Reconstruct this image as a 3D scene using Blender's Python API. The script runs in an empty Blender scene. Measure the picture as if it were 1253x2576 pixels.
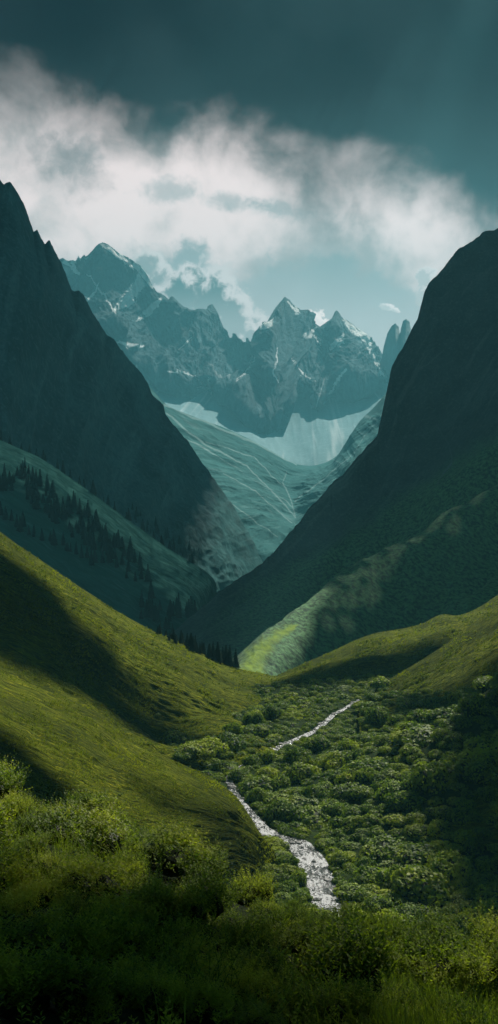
import bpy, math, random
import numpy as np
from mathutils import Vector
from mathutils.bvhtree import BVHTree

R = math.radians
random.seed(7)
rng = np.random.default_rng(7)
scn = bpy.context.scene
C = scn.collection

# ------------------------------------------------------------------ camera frame
FW, FH, FL, HOR = 1253.0, 2576.0, 2762.0, 1175.0
PITCH = math.atan((FH / 2 - HOR) / FL)
cp, sp = math.cos(PITCH), math.sin(PITCH)


def ray(px, py):
    x = (np.asarray(px, float) - FW / 2) / FL
    u = -(np.asarray(py, float) - FH / 2) / FL
    return np.stack([x, cp + u * sp, -sp + u * cp], -1)


def P(px, py, d):
    r = ray(px, py)
    return r / r[..., 1:2] * np.asarray(d, float)[..., None]


def proj(v):
    f = v[..., 1] * cp - v[..., 2] * sp
    u = v[..., 1] * sp + v[..., 2] * cp
    return FW / 2 + FL * v[..., 0] / f, FH / 2 - FL * u / f, f


# ------------------------------------------------------------------ noise
def _h(ix, iy, iz):
    n = (ix * 374761393 + iy * 668265263 + iz * 2147483647 + 1013904223) & 0xFFFFFFFF
    n = ((n ^ (n >> 13)) * 1274126177) & 0xFFFFFFFF
    n = ((n ^ (n >> 16)) * 2246822519) & 0xFFFFFFFF
    return ((n ^ (n >> 15)) & 0xFFFFFF) / float(0xFFFFFF)


def vnoise(x, y, z=0.0):
    x, y, z = np.broadcast_arrays(np.asarray(x, float), np.asarray(y, float), np.asarray(z, float))
    ix, iy, iz = np.floor(x).astype(np.int64), np.floor(y).astype(np.int64), np.floor(z).astype(np.int64)
    fx, fy, fz = x - ix, y - iy, z - iz
    fx = fx * fx * fx * (fx * (fx * 6 - 15) + 10); fy = fy * fy * fy * (fy * (fy * 6 - 15) + 10); fz = fz * fz * (3 - 2 * fz)
    r = 0
    for a in (0, 1):
        for b in (0, 1):
            for c in (0, 1):
                w = (fx if a else 1 - fx) * (fy if b else 1 - fy) * (fz if c else 1 - fz)
                r = r + w * _h(ix + a, iy + b, iz + c)
    return r * 2 - 1


def fbm(x, y, z=0.0, o=5, g=0.5):
    s, a, t = 0, 1.0, 0
    for k in range(o):
        s = s + a * vnoise(x * 2 ** k + 17.3 * k, y * 2 ** k + 5.1 * k, z * 2 ** k + 9.7 * k); t += a; a *= g
    return s / t


def ridged(x, y, z=0.0, o=5, g=0.5):
    s, a, t = 0, 1.0, 0
    for k in range(o):
        s = s + a * (1 - np.abs(vnoise(x * 2 ** k + 31.3 * k, y * 2 ** k + 3.1 * k, z * 2 ** k)) * 2); t += a; a *= g
    return s / t


def sstep(a, b, x):
    t = np.clip((x - a) / (b - a), 0, 1)
    return t * t * (3 - 2 * t)


# ------------------------------------------------------------------ node helper
class NT:
    def __init__(s, tree):
        s.t = tree; s.n = tree.nodes; s.l = tree.links

    def node(s, typ, **kw):
        n = s.n.new(typ)
        for k, v in kw.items():
            setattr(n, k, v)
        return n

    def put(s, sock, v):
        if v is None:
            return
        if isinstance(v, bpy.types.NodeSocket):
            s.l.new(v, sock)
        elif isinstance(v, (tuple, list)) and sock.type == 'RGBA' and len(v) == 3:
            sock.default_value = (*v, 1)
        else:
            sock.default_value = v

    def m(s, op, a, b=None, c=None, clamp=False):
        n = s.node('ShaderNodeMath', operation=op, use_clamp=clamp)
        s.put(n.inputs[0], a); s.put(n.inputs[1], b)
        if c is not None: s.put(n.inputs[2], c)
        return n.outputs[0]

    def add(s, a, b): return s.m('ADD', a, b)
    def sub(s, a, b): return s.m('SUBTRACT', a, b)
    def mul(s, a, b): return s.m('MULTIPLY', a, b)

    def mix(s, f, a, b, blend='MIX'):
        n = s.node('ShaderNodeMix', data_type='RGBA', blend_type=blend)
        s.put(n.inputs[0], f); s.put(n.inputs[6], a); s.put(n.inputs[7], b)
        return n.outputs[2]

    def step(s, x, a, b):
        n = s.node('ShaderNodeMapRange', interpolation_type='SMOOTHSTEP')
        s.put(n.inputs[0], x); s.put(n.inputs[1], a); s.put(n.inputs[2], b)
        n.inputs[3].default_value = 0; n.inputs[4].default_value = 1
        return n.outputs[0]

    def noise(s, vec, scale, detail=4, rough=0.55, dist=0.0, col=False):
        n = s.node('ShaderNodeTexNoise')
        s.put(n.inputs['Vector'], vec); n.inputs['Scale'].default_value = scale
        n.inputs['Detail'].default_value = detail; n.inputs['Roughness'].default_value = rough
        n.inputs['Distortion'].default_value = dist
        return n.outputs['Color' if col else 'Fac']

    def xyz(s, x, y, z=0.0):
        n = s.node('ShaderNodeCombineXYZ')
        s.put(n.inputs[0], x); s.put(n.inputs[1], y); s.put(n.inputs[2], z)
        return n.outputs[0]

    def scale(s, vec, sc):
        n = s.node('ShaderNodeVectorMath', operation='MULTIPLY')
        s.put(n.inputs[0], vec); n.inputs[1].default_value = sc
        return n.outputs[0]

    def attr(s, name):
        return s.node('ShaderNodeAttribute', attribute_name=name).outputs['Fac']


def new_mat(name):
    m = bpy.data.materials.new(name); m.use_nodes = True
    m.node_tree.nodes.clear()
    n = NT(m.node_tree)
    out = n.node('ShaderNodeOutputMaterial')
    return m, n, out


def surf(n, out, col, rough=0.9, bump=None, bs=0.5, bd=1.0, spec=0.2, transl=None, tf=0.35):
    b = n.node('ShaderNodeBsdfPrincipled')
    n.put(b.inputs['Base Color'], col); n.put(b.inputs['Roughness'], rough)
    b.inputs['Specular IOR Level'].default_value = spec
    if bump is not None:
        bn = n.node('ShaderNodeBump'); bn.inputs['Strength'].default_value = bs; bn.inputs['Distance'].default_value = bd
        n.put(bn.inputs['Height'], bump); n.l.new(bn.outputs[0], b.inputs['Normal'])
    sh = b.outputs[0]
    if transl is not None:
        t = n.node('ShaderNodeBsdfTranslucent'); n.put(t.inputs[0], transl)
        ms = n.node('ShaderNodeMixShader'); ms.inputs[0].default_value = tf
        n.l.new(sh, ms.inputs[1]); n.l.new(t.outputs[0], ms.inputs[2]); sh = ms.outputs[0]
    n.l.new(sh, out.inputs[0])
    return b


# ------------------------------------------------------------------ mesh helpers
def mesh_np(name, V, F, mat, smooth=True, attrs=None, uv=None, parent=None):
    """V (n,3); F (m,k) constant k"""
    me = bpy.data.meshes.new(name)
    V = np.ascontiguousarray(V, np.float32); F = np.ascontiguousarray(F, np.int32)
    k = F.shape[1]
    me.vertices.add(len(V)); me.vertices.foreach_set('co', V.ravel())
    me.loops.add(F.size); me.loops.foreach_set('vertex_index', F.ravel())
    me.polygons.add(len(F))
    me.polygons.foreach_set('loop_start', np.arange(0, F.size, k, dtype=np.int32))
    me.polygons.foreach_set('use_smooth', np.full(len(F), smooth))
    me.update(calc_edges=True)
    for nm, a in (attrs or {}).items():
        at = me.attributes.new(nm, 'FLOAT', 'POINT'); at.data.foreach_set('value', np.ascontiguousarray(a, np.float32).ravel())
    if uv is not None:
        l = me.uv_layers.new(name='UVMap')
        l.data.foreach_set('uv', np.ascontiguousarray(uv[F.ravel()], np.float32).ravel())
    me.materials.append(mat)
    o = bpy.data.objects.new(name, me); C.objects.link(o)
    if parent: o.parent = parent
    return o


def tag(o, label=None, cat=None, group=None, kind=None):
    if label: o['label'] = label
    if cat: o['category'] = cat
    if group: o['group'] = group
    if kind: o['kind'] = kind
    return o


def resample(pts, n, by='chord', smooth=True):
    p = np.array(pts, float)
    if by == 'x':
        t = p[:, 0]
    else:
        t = np.concatenate([[0], np.cumsum(np.hypot(np.diff(p[:, 0]), np.diff(p[:, 1])))])
    t = (t - t[0]) / (t[-1] - t[0])
    u = np.linspace(0, 1, n)
    if not smooth:
        return np.stack([np.interp(u, t, p[:, k]) for k in range(3)], -1)
    out = []
    for k in range(3):           # pchip-like cubic hermite
        y = p[:, k]; h = np.diff(t); s = np.diff(y) / h
        mm = np.zeros(len(y)); mm[0] = s[0]; mm[-1] = s[-1]
        mm[1:-1] = (s[:-1] * h[1:] + s[1:] * h[:-1]) / (h[1:] + h[:-1])
        i = np.clip(np.searchsorted(t, u) - 1, 0, len(h) - 1)
        q = (u - t[i]) / h[i]
        out.append((2 * q**3 - 3 * q**2 + 1) * y[i] + (q**3 - 2 * q**2 + q) * h[i] * mm[i] + (-2 * q**3 + 3 * q**2) * y[i + 1] + (q**3 - q**2) * h[i] * mm[i + 1])
    return np.stack(out, -1)


TERR = []


def normals(G):
    du = np.gradient(G, axis=1); dv = np.gradient(G, axis=0)
    N = np.cross(du, dv)
    N /= np.linalg.norm(N, axis=-1, keepdims=True) + 1e-9
    return N


def loft(name, rails, nu, nv, mat, by='chord', ridge_smooth=False, back=(300, 250), disp=None, paint=None, label=None, rows=None, bvh=True, flip=False):
    W = []
    for k, r in enumerate(rails):
        q = resample(r, nu, by, smooth=(k > 0 or ridge_smooth))
        W.append(P(q[:, 0], q[:, 1], q[:, 2]))
    b1 = W[0] + np.array([0, back[0] * 0.35, -back[1] * 0.18]); b2 = W[0] + np.array([0, back[0], -back[1]])
    W = [b2, b1] + W
    W = np.array(W)                                     # (k,nu,3)
    K = len(W)
    w = rows or [1.0] * (K - 1 - 2)
    seg = [0.12, 0.10] + [x * 1.0 for x in w]
    tk = np.concatenate([[0], np.cumsum(seg)]); tk = tk / tk[-1]
    v = np.linspace(0, 1, nv)
    h = np.diff(tk); s = np.diff(W, axis=0) / h[:, None, None]
    M = np.zeros_like(W); M[0] = s[0]; M[-1] = s[-1]
    hh = h[:, None, None]
    M[1:-1] = (s[:-1] * hh[1:] + s[1:] * hh[:-1]) / (hh[1:] + hh[:-1])
    M[0] = s[0]; M[1] = s[1]; M[2] = s[2]
    i = np.clip(np.searchsorted(tk, v) - 1, 0, len(h) - 1)
    q = ((v - tk[i]) / h[i])[:, None, None]; H = h[i][:, None, None]
    lin = (i < 2)[:, None, None]
    G = (2 * q**3 - 3 * q**2 + 1) * W[i] + (q**3 - 2 * q**2 + q) * H * M[i] + (-2 * q**3 + 3 * q**2) * W[i + 1] + (q**3 - q**2) * H * M[i + 1]
    G = np.where(lin, W[i] * (1 - q) + W[i + 1] * q, G)
    # distances along the surface for UVs
    U = np.cumsum(np.linalg.norm(np.diff(G, axis=1, prepend=G[:, :1]), axis=-1), axis=1).mean(0)[None, :].repeat(nv, 0)
    Vv = np.cumsum(np.linalg.norm(np.diff(G, axis=0, prepend=G[:1]), axis=-1), axis=0).mean(1)[:, None].repeat(nu, 1)
    vr = np.abs(v - tk[2])[:, None].repeat(nu, 1)       # parametric distance to the crest
    if disp is not None:
        N = normals(G)
        if N[..., 2].mean() < 0: N = -N
        G = G + disp(G, N, U, Vv, vr)
    attrs = {}
    if paint is not None:
        px, py, _ = proj(G)
        attrs = {k: a for k, a in paint(G, px, py, U, Vv, vr).items()}
    idx = np.arange(nu * nv).reshape(nv, nu)
    F = np.stack([idx[:-1, :-1], idx[1:, :-1], idx[1:, 1:], idx[:-1, 1:]], -1).reshape(-1, 4)
    Nn = normals(G)
    if Nn[..., 2].mean() > 0: F = F[:, ::-1]
    uv = np.stack([U, Vv], -1).reshape(-1, 2)
    o = mesh_np(name, G.reshape(-1, 3), F, mat, True, attrs, uv)
    tag(o, label=label, kind='structure')
    if bvh:
        st = max(1, nu // 220)
        g = G[::st, ::st]; n2, n1 = g.shape[:2]
        id2 = np.arange(n1 * n2).reshape(n2, n1)
        f2 = np.stack([id2[:-1, :-1], id2[1:, :-1], id2[1:, 1:], id2[:-1, 1:]], -1).reshape(-1, 4)
        TERR.append((name, BVHTree.FromPolygons(g.reshape(-1, 3).tolist(), f2.tolist())))
    return o


def hit(px, py, only=None):
    d = Vector(ray(px, py)).normalized(); best = None
    for i, (nm, t) in enumerate(TERR):
        if only is not None and i not in only: continue
        r = t.ray_cast(Vector((0, 0, 0)), d)
        if r[0] is not None and (best is None or r[3] < best[2]): best = (r[0], r[1], r[3], i)
    return best


def drop(x, y, only=None):
    best = None
    for i, (nm, t) in enumerate(TERR):
        if only is not None and i not in only: continue
        r = t.ray_cast(Vector((x, y, 3000)), Vector((0, 0, -1)))
        if r[0] is not None and (best is None or r[0].z > best[0].z): best = (r[0], r[1], i)
    return best


def seg_dist(px, py, pts, s0=0.6, s1=1.15):
    """distance in units of px to a polyline with widths -> soft mask value 0..1"""
    m = np.zeros_like(px)
    for (x0, y0, w0), (x1, y1, w1) in zip(pts[:-1], pts[1:]):
        dx, dy = x1 - x0, y1 - y0
        t = np.clip(((px - x0) * dx + (py - y0) * dy) / (dx * dx + dy * dy), 0, 1)
        d = np.hypot(px - x0 - t * dx, py - y0 - t * dy); w = w0 + (w1 - w0) * t
        m = np.maximum(m, 1 - sstep(s0, s1, d / np.maximum(w, 0.3)))
    return m


# ------------------------------------------------------------------ materials
def mat_grass_hill(name, lo, mid, hi, us=0.08, vs=0.5, bump=0.6, big=0.02, dist=1.0, tf=0.0, patch=None, spec=0.06):
    m, n, out = new_mat(name)
    uv = n.node('ShaderNodeUVMap').outputs[0]
    geo = n.node('ShaderNodeNewGeometry').outputs['Position']
    warp = n.noise(geo, big * 2.2, 3, 0.5, col=True)
    wv = n.node('ShaderNodeVectorMath', operation='MULTIPLY_ADD')
    n.put(wv.inputs[0], warp); wv.inputs[1].default_value = (0.0, 14 / (big * 50), 0); n.put(wv.inputs[2], uv)
    st = n.noise(n.scale(wv.outputs[0], (us, vs, 1)), 1.0, 6, 0.65)
    st2 = n.noise(n.scale(wv.outputs[0], (us * 3.1, vs * 2.6, 1)), 1.0, 4, 0.7)
    bigf = n.noise(geo, big, 4, 0.55)
    fine = n.noise(geo, vs * 1.3, 4, 0.7)
    c = n.mix(n.step(st, 0.34, 0.66), lo, mid)
    c = n.mix(n.mul(n.step(st2, 0.5, 0.72), 0.8), c, hi)
    c = n.mix(n.mul(n.step(bigf, 0.4, 0.66), 0.6), c, lo)
    c = n.mix(n.mul(n.step(fine, 0.55, 0.75), 0.5), c, lo)
    if patch is not None:
        c = n.mix(n.attr('paint'), c, patch)
    hgt = n.add(n.mul(st, 1.0), n.add(n.mul(st2, 0.5), n.mul(fine, 0.5)))
    surf(n, out, c, 0.95, hgt, bump, dist, spec=spec)
    return m


def mat_rock(name, lo, mid, hi, sc=0.004, bump=1.0, dist=60, paintcol=(0.92, 0.95, 0.96), grass=None, streak=(0.01, 0.0016), lit_grass=None):
    m, n, out = new_mat(name)
    uv = n.node('ShaderNodeUVMap').outputs[0]
    geo = n.node('ShaderNodeNewGeometry').outputs['Position']
    st = n.noise(n.scale(uv, (streak[0], streak[1], 1)), 1.0, 7, 0.65, 0.4)
    rk = n.noise(geo, sc, 8, 0.65)
    rk2 = n.noise(geo, sc * 5, 6, 0.7)
    v = n.node('ShaderNodeTexVoronoi', feature='DISTANCE_TO_EDGE'); v.inputs['Scale'].default_value = sc * 2.4
    wp = n.node('ShaderNodeVectorMath', operation='MULTIPLY_ADD')
    n.put(wp.inputs[0], n.noise(geo, sc * 2, 4, 0.6, col=True)); wp.inputs[1].default_value = (1.2 / sc,) * 3; n.put(wp.inputs[2], geo)
    n.put(v.inputs['Vector'], wp.outputs[0])
    c = n.mix(n.step(rk, 0.35, 0.65), lo, mid)
    c = n.mix(n.mul(n.step(st, 0.52, 0.7), 0.7), c, hi)
    rk3 = n.noise(n.scale(geo, (1, 1, .5)), sc * 22, 5, 0.7)
    c = n.mix(n.mul(n.step(rk2, 0.55, 0.72), 0.6), c, lo)
    c = n.mix(n.mul(n.step(rk3, 0.5, 0.68), 0.55), c, hi)
    c = n.mix(n.mul(n.step(rk3, 0.48, 0.34), 0.6), c, lo)
    if grass is not None:
        g = n.attr('green')
        c = n.mix(g, c, n.mix(n.step(rk3, 0.38, 0.62), tuple(x * .35 for x in grass), tuple(x * 2.0 for x in grass)))
    if lit_grass is not None:
        c = n.mix(n.attr('lit_grass'), c, n.mix(n.step(rk2, 0.4, 0.65), lit_grass, tuple(x * .6 for x in lit_grass)))
    c = n.mix(n.attr('paint'), c, paintcol)
    hgt = n.add(n.add(rk, n.mul(rk3, 0.10)), n.add(n.mul(rk2, 0.3), n.add(n.mul(st, 0.5), n.mul(v.outputs[0], 0.25))))
    surf(n, out, c, 0.9, hgt, bump, dist, spec=0.2)
    return m


def mat_leaf(name, c1, c2, c3, sc=0.5, tf=0.4, obj_rand=0.5, spec=0.25, rough=0.6):
    m, n, out = new_mat(name)
    geo = n.node('ShaderNodeNewGeometry').outputs['Position']
    a = n.noise(geo, sc, 3, 0.6)
    r = n.node('ShaderNodeObjectInfo').outputs['Random']
    lf = n.attr('leaf')
    c = n.mix(n.step(lf, 0.1, 0.9), c1, c2)
    c = n.mix(n.mul(n.step(a, 0.45, 0.7), 0.6), c, c3)
    c = n.mix(n.mul(r, obj_rand), c, n.mix(1.0, c, (0.42, 0.5, 0.55), 'MULTIPLY'))
    c = n.mix(n.step(lf, -0.7, -0.2), (0.012, 0.022, 0.005), c)          # near-black filler cores: shade between the leaves put into colour
    tc = n.mix(1.0, c, (1.3, 1.45, 0.6), 'MULTIPLY')
    surf(n, out, c, rough, spec=spec, transl=tc, tf=tf)
    return m


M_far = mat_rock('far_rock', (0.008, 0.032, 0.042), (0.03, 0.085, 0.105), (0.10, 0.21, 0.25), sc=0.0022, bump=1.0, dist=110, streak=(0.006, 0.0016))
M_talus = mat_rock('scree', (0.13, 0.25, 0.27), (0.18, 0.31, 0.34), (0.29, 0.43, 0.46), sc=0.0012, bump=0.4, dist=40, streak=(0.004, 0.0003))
M_lm = mat_rock('left_rock', lit_grass=(0.05, 0.19, 0.19), lo=(0.025, 0.07, 0.075), mid=(0.07, 0.16, 0.17), hi=(0.16, 0.28, 0.29), sc=0.004, bump=0.8, dist=16, paintcol=(0.07, 0.12, 0.12), grass=(0.016, 0.05, 0.045), streak=(0.01, 0.0012))
M_rm = mat_rock('right_rock', (0.022, 0.034, 0.037), (0.05, 0.065, 0.068), (0.12, 0.135, 0.13), lit_grass=(0.17, 0.26, 0.022), sc=0.009, bump=0.8, dist=4, paintcol=(0.11, 0.13, 0.13), grass=(0.05, 0.11, 0.045), streak=(0.004, 0.02))
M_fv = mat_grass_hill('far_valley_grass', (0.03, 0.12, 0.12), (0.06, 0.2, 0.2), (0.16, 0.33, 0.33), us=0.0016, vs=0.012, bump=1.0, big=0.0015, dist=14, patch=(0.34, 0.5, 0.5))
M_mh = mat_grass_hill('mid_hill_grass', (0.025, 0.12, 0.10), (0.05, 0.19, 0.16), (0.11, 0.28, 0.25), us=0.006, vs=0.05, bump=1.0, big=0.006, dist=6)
M_hill = mat_grass_hill('hill_grass', (0.022, 0.036, 0.003), (0.13, 0.165, 0.007), (0.46, 0.44, 0.018), us=0.085, vs=0.85, bump=1.0, big=0.025, dist=1.6)
M_knoll = mat_grass_hill('knoll_grass', (0.10, 0.15, 0.02), (0.22, 0.32, 0.04), (0.36, 0.46, 0.08), us=0.1, vs=0.3, bump=1.0, big=0.04, dist=2.0)
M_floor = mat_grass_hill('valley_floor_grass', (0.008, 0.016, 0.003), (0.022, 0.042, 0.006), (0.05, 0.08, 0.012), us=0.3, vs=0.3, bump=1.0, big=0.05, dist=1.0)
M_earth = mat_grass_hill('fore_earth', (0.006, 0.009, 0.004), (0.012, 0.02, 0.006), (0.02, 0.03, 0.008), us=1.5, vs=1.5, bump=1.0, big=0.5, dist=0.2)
M_bush = mat_leaf('bush_leaf', (0.05, 0.10, 0.008), (0.22, 0.31, 0.016), (0.55, 0.58, 0.035), sc=0.06, tf=0.34, obj_rand=.75)
M_conif = mat_leaf('conifer_needles', (0.008, 0.02, 0.014), (0.014, 0.03, 0.02), (0.02, 0.035, 0.022), sc=0.2, tf=0.08, spec=0.03, rough=0.95)
M_bark, n_, o_ = new_mat('bark'); surf(n_, o_, n_.mix(n_.noise(None, 6, 4), (0.012, 0.01, 0.008), (0.03, 0.025, 0.02)), 0.95, spec=0.02)

# ------------------------------------------------------------------ far range
TOP = [(60, 660), (100, 640), (150, 652), (158, 648), (170, 655), (182, 652), (190, 655), (197, 642), (202, 650), (212, 640), (216, 645), (222, 640), (240, 620), (250, 612), (258, 609), (268, 614), (300, 640), (330, 655), (340, 662), (352, 668), (372, 695), (383, 720), (395, 738), (405, 740), (414, 747), (425, 758), (433, 748), (445, 762), (470, 785), (482, 790), (490, 800), (500, 787), (510, 780), (520, 790), (526, 772), (533, 767), (541, 778), (547, 792), (555, 810), (562, 825), (572, 832), (580, 850), (586, 836), (593, 838), (600, 848), (607, 852), (614, 858), (622, 846), (628, 860), (636, 838), (655, 818), (675, 808), (690, 785), (707, 758), (717, 748), (728, 757), (740, 770), (765, 795), (785, 812), (805, 824), (825, 808), (838, 802), (847, 783), (858, 798), (885, 815), (910, 832), (930, 850), (950, 875), (963, 897), (980, 930), (1010, 960), (1060, 1000)]


def yr(pts, d): return [(x, y, (d if not callable(d) else d(x))) for x, y in pts]


def far_disp(G, N, U, V, vr):
    env = 0.16 + 0.84 * sstep(0.0, 0.12, vr)
    sk = U * 0.8 + V * 0.35
    sk2 = U * 0.8 - V * 0.35
    a = ridged(sk / 900, V / 3600, 3.3, 5, 0.58) * 215 + ridged(sk2 / 650, V / 2800, 8.8, 5, 0.58) * 165
    b = fbm(U / 160, V / 260, 1.0, 4, 0.6) * 45
    G2 = G + N * ((a + b - 125) * env)[..., None]
    px, py, _ = proj(G2)                                 # the foot of the rock dives under the scree
    low_ = np.interp(px, [q[0] for q in LOWR], [q[1] for q in LOWR]) + fbm(px / 14, py / 60, 2.0, 3) * 12
    dl = np.clip(py - low_, 0, 80)
    return G2 - G + np.stack([0 * dl, 45 * dl, 0 * dl], -1)


SNOW = [[(346, 694, 3), (350, 715, 9), (330, 745, 12), (300, 770, 7), (284, 782, 2)], [(402, 750, 2), (392, 765, 6), (372, 785, 7), (345, 808, 2)],
        [(296, 862, 2), (330, 871, 4), (360, 868, 2)], [(250, 612, 2), (275, 625, 5), (300, 645, 4), (318, 658, 2)], [(160, 655, 4), (180, 665, 5), (196, 690, 3)],
        [(336, 668, 5), (362, 690, 7), (385, 722, 2)], [(523, 1000, 5), (527, 992, 4), (532, 985, 1)],
        [(725, 758, 1.5), (742, 775, 3), (755, 790, 1)], [(690, 800, 1.5), (676, 815, 5), (655, 824, 4)], [(795, 826, 2), (775, 845, 6)], [(790, 845, 1), (800, 856, 5), (808, 866, 1)],
        [(865, 806, 2), (885, 825, 7), (915, 845, 7), (928, 870, 5), (930, 888, 1)], [(865, 835, 1), (850, 855, 4), (838, 868, 5), (832, 880, 1)], [(850, 870, 2), (860, 862, 4), (868, 868, 1)],
        [(872, 925, 1), (850, 955, 2.5), (830, 990, 1.5)], [(600, 770, 0.5), (601, 771, 0.5)], [(205, 770, 1), (230, 745, 2.5), (250, 712, 1)], [(500, 975, 1), (528, 975, 2), (525, 950, 1)],
        [(420, 930, 1), (450, 935, 2), (480, 940, 1), (510, 965, 1)], [(940, 890, 1), (945, 910, 2.5), (965, 945, 1)], [(700, 880, 1), (690, 930, 1.5), (700, 960, 1)], [(480, 850, 1), (470, 862, 2), (450, 880, 1)],
        [(220, 690, 1), (260, 740, 2), (290, 790, 1)], [(735, 900, .8), (760, 940, 1.4), (790, 960, .8)], [(640, 900, .8), (615, 940, 1.4), (590, 960, .8)]]


def far_paint(G, px, py, U, V, vr):
    m = np.zeros_like(px)
    jx = px + fbm(U / 120, V / 120, 4.4, 4) * 10; jy = py + fbm(U / 120, V / 120, 7.4, 4) * 10
    for s in SNOW: m = np.maximum(m, seg_dist(jx, jy, [(a, b, w * 1.5) for a, b, w in s]))
    br = fbm(U / 90, V / 140, 2.2, 4, 0.6)
    m = np.minimum(1, m * 1.3) * sstep(-0.6, -0.25, br)
    # thin couloirs of snow and scree
    hi = sstep(1000, 640, py)
    c1 = ridged((U * 0.8 + V * 0.4) / 520, V / 2600, 5.5, 3, 0.6); c2 = ridged((U * 0.8 - V * 0.45) / 430, V / 2300, 6.5, 3, 0.6)
    m = np.maximum(m, 0.55 * sstep(0.80, 0.93, c1) * sstep(-0.2, 0.3, fbm(U / 300, V / 300, 1.7, 3)))
    m = np.maximum(m, 0.5 * sstep(0.80, 0.93, c2) * sstep(-0.2, 0.3, fbm(U / 300, V / 300, 3.7, 3)))
    # frost near the crest of the high left peak
    f = sstep(0.05, 0.0, vr) * sstep(0.05, 0.35, fbm(U / 60, V / 60, 3.1, 3)) * sstep(700, 660, py)
    return {'paint': np.clip(np.maximum(m, f * 0.8), 0, 1)}


def dfar(x): return 12600 - 900 * math.exp(-((x - 260) / 130) ** 2) + 250 * math.sin(x / 37.0)


MIDR = [(60, 780, 11900), (200, 760, 11650), (260, 740, 11450), (340, 800, 11800), (420, 850, 11900), (520, 880, 12000), (570, 900, 12250), (620, 920, 12150), (690, 890, 11250), (760, 900, 11950), (800, 890, 12150), (860, 890, 11600), (930, 920, 11950), (1000, 960, 12100), (1060, 1020, 12200)]
LOWR = [(60, 880, 10600), (300, 872, 10500), (340, 930, 10700), (380, 965, 10900), (450, 1001, 10950), (490, 998, 11000), (520, 978, 11300), (550, 1010, 11000), (575, 1018, 10950), (610, 1055, 10350), (650, 1090, 10030), (690, 1097, 9980), (725, 1065, 10300), (748, 1012, 11000), (760, 1000, 11100), (785, 1036, 10650), (812, 1030, 10700), (830, 988, 11250), (870, 1010, 11050), (920, 998, 11000), (970, 970, 11100), (1060, 1040, 11200)]
UNDR = [(x, y + 60, d + 700) for x, y, d in LOWR]
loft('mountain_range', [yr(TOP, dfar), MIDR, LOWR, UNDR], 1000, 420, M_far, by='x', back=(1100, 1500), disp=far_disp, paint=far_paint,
     label='jagged rock range with snow patches closing the head of the valley', rows=[1, 1, 0.3])

SPIRE = [(940, 960, 11500), (962, 900, 11500), (966, 870, 11500), (975, 838, 11500), (985, 820, 11500), (995, 812, 11500), (1003, 822, 11500), (1006, 838, 11500), (1010, 820, 11500), (1014, 806, 11500), (1022, 802, 11500), (1030, 808, 11500), (1034, 830, 11500), (1045, 850, 11500), (1080, 900, 11500)]
loft('rock_spires', [SPIRE, [(940, 985, 11200), (1000, 930, 11000), (1080, 960, 11200)], [(940, 1040, 10800), (1000, 1060, 10800), (1080, 1060, 10800)]], 260, 160, M_far, by='x', back=(400, 500),
     disp=lambda G, N, U, V, vr: N * ((ridged(U / 130, V / 1500, 2.2, 4) - 0.4) * 40 * (0.1 + sstep(0, 0.2, vr)))[..., None], paint=lambda G, px, py, U, V, vr: {'paint': 0.3 + 0 * px},
     label='pale twin rock spires beside the right mountain')

# scree bowl
T0 = [(300, 930, 12200), (500, 940, 12200), (700, 940, 12200), (850, 930, 12200), (1060, 900, 12200)]
T1 = [(300, 950, 11500), (380, 968, 11400), (500, 985, 11450), (600, 1000, 11500), (690, 1000, 11550), (750, 990, 11500), (830, 985, 11500), (960, 965, 11500), (1060, 940, 11500)]
T2 = [(300, 985, 10300), (380, 1010, 10250), (500, 1050, 10150), (600, 1080, 10050), (690, 1099, 9960), (800, 1080, 10150), (900, 1045, 10300), (1000, 985, 10400), (1060, 960, 10400)]
T3 = [(300, 1010, 9000), (420, 1045, 9000), (600, 1120, 8800), (690, 1150, 8600), (770, 1175, 8500), (860, 1140, 8700), (940, 1065, 9000), (1000, 1000, 9300), (1060, 970, 9300)]
T4 = [(300, 1100, 8200), (500, 1150, 8000), (770, 1240, 7900), (900, 1180, 8000), (1060, 1100, 8400)]


def talus_disp(G, N, U, V, vr):
    return N * (fbm(U / 700, V / 2600, 4.0, 4) * 60 + ridged(U / 240, V / 3000, 1, 3) * 14)[..., None]


def talus_paint(G, px, py, U, V, vr):
    a = ridged((px - 760) / np.maximum(60, (py - 700)) * 9, V / 6000, 2.0, 4, 0.6)
    return {'paint': 0.35 * sstep(0.45, 0.9, a)}


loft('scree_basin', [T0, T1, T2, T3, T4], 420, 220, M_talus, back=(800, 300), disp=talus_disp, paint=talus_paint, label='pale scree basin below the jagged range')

# ------------------------------------------------------------------ far valley slopes
F0 = [(330, 950, 7400), (380, 975, 7200), (420, 1016, 7000), (480, 1043, 6900), (560, 1074, 6900), (640, 1110, 7000), (690, 1138, 7100), (745, 1166, 7200), (800, 1168, 7300), (845, 1148, 7300), (875, 1105, 7200), (905, 1060, 7100), (945, 1020, 7050), (985, 975, 7000), (1060, 920, 7000)]
F1 = [(330, 1120, 6100), (480, 1130, 6050), (600, 1160, 6150), (690, 1192, 6350), (722, 1210, 6450), (800, 1200, 6250), (900, 1150, 6100), (1060, 1050, 6000)]
F2 = [(330, 1280, 5150), (480, 1265, 5150), (600, 1262, 5350), (700, 1280, 5600), (738, 1288, 5680), (800, 1262, 5400), (920, 1180, 5100), (1060, 1150, 5000)]
F3 = [(330, 1480, 4400), (480, 1450, 4450), (580, 1440, 4600), (680, 1400, 4800), (745, 1370, 4800), (850, 1310, 4700), (1060, 1250, 4500)]
F4 = [(330, 1600, 4000), (600, 1560, 4000), (735, 1500, 4200), (1060, 1400, 4200)]


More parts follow.
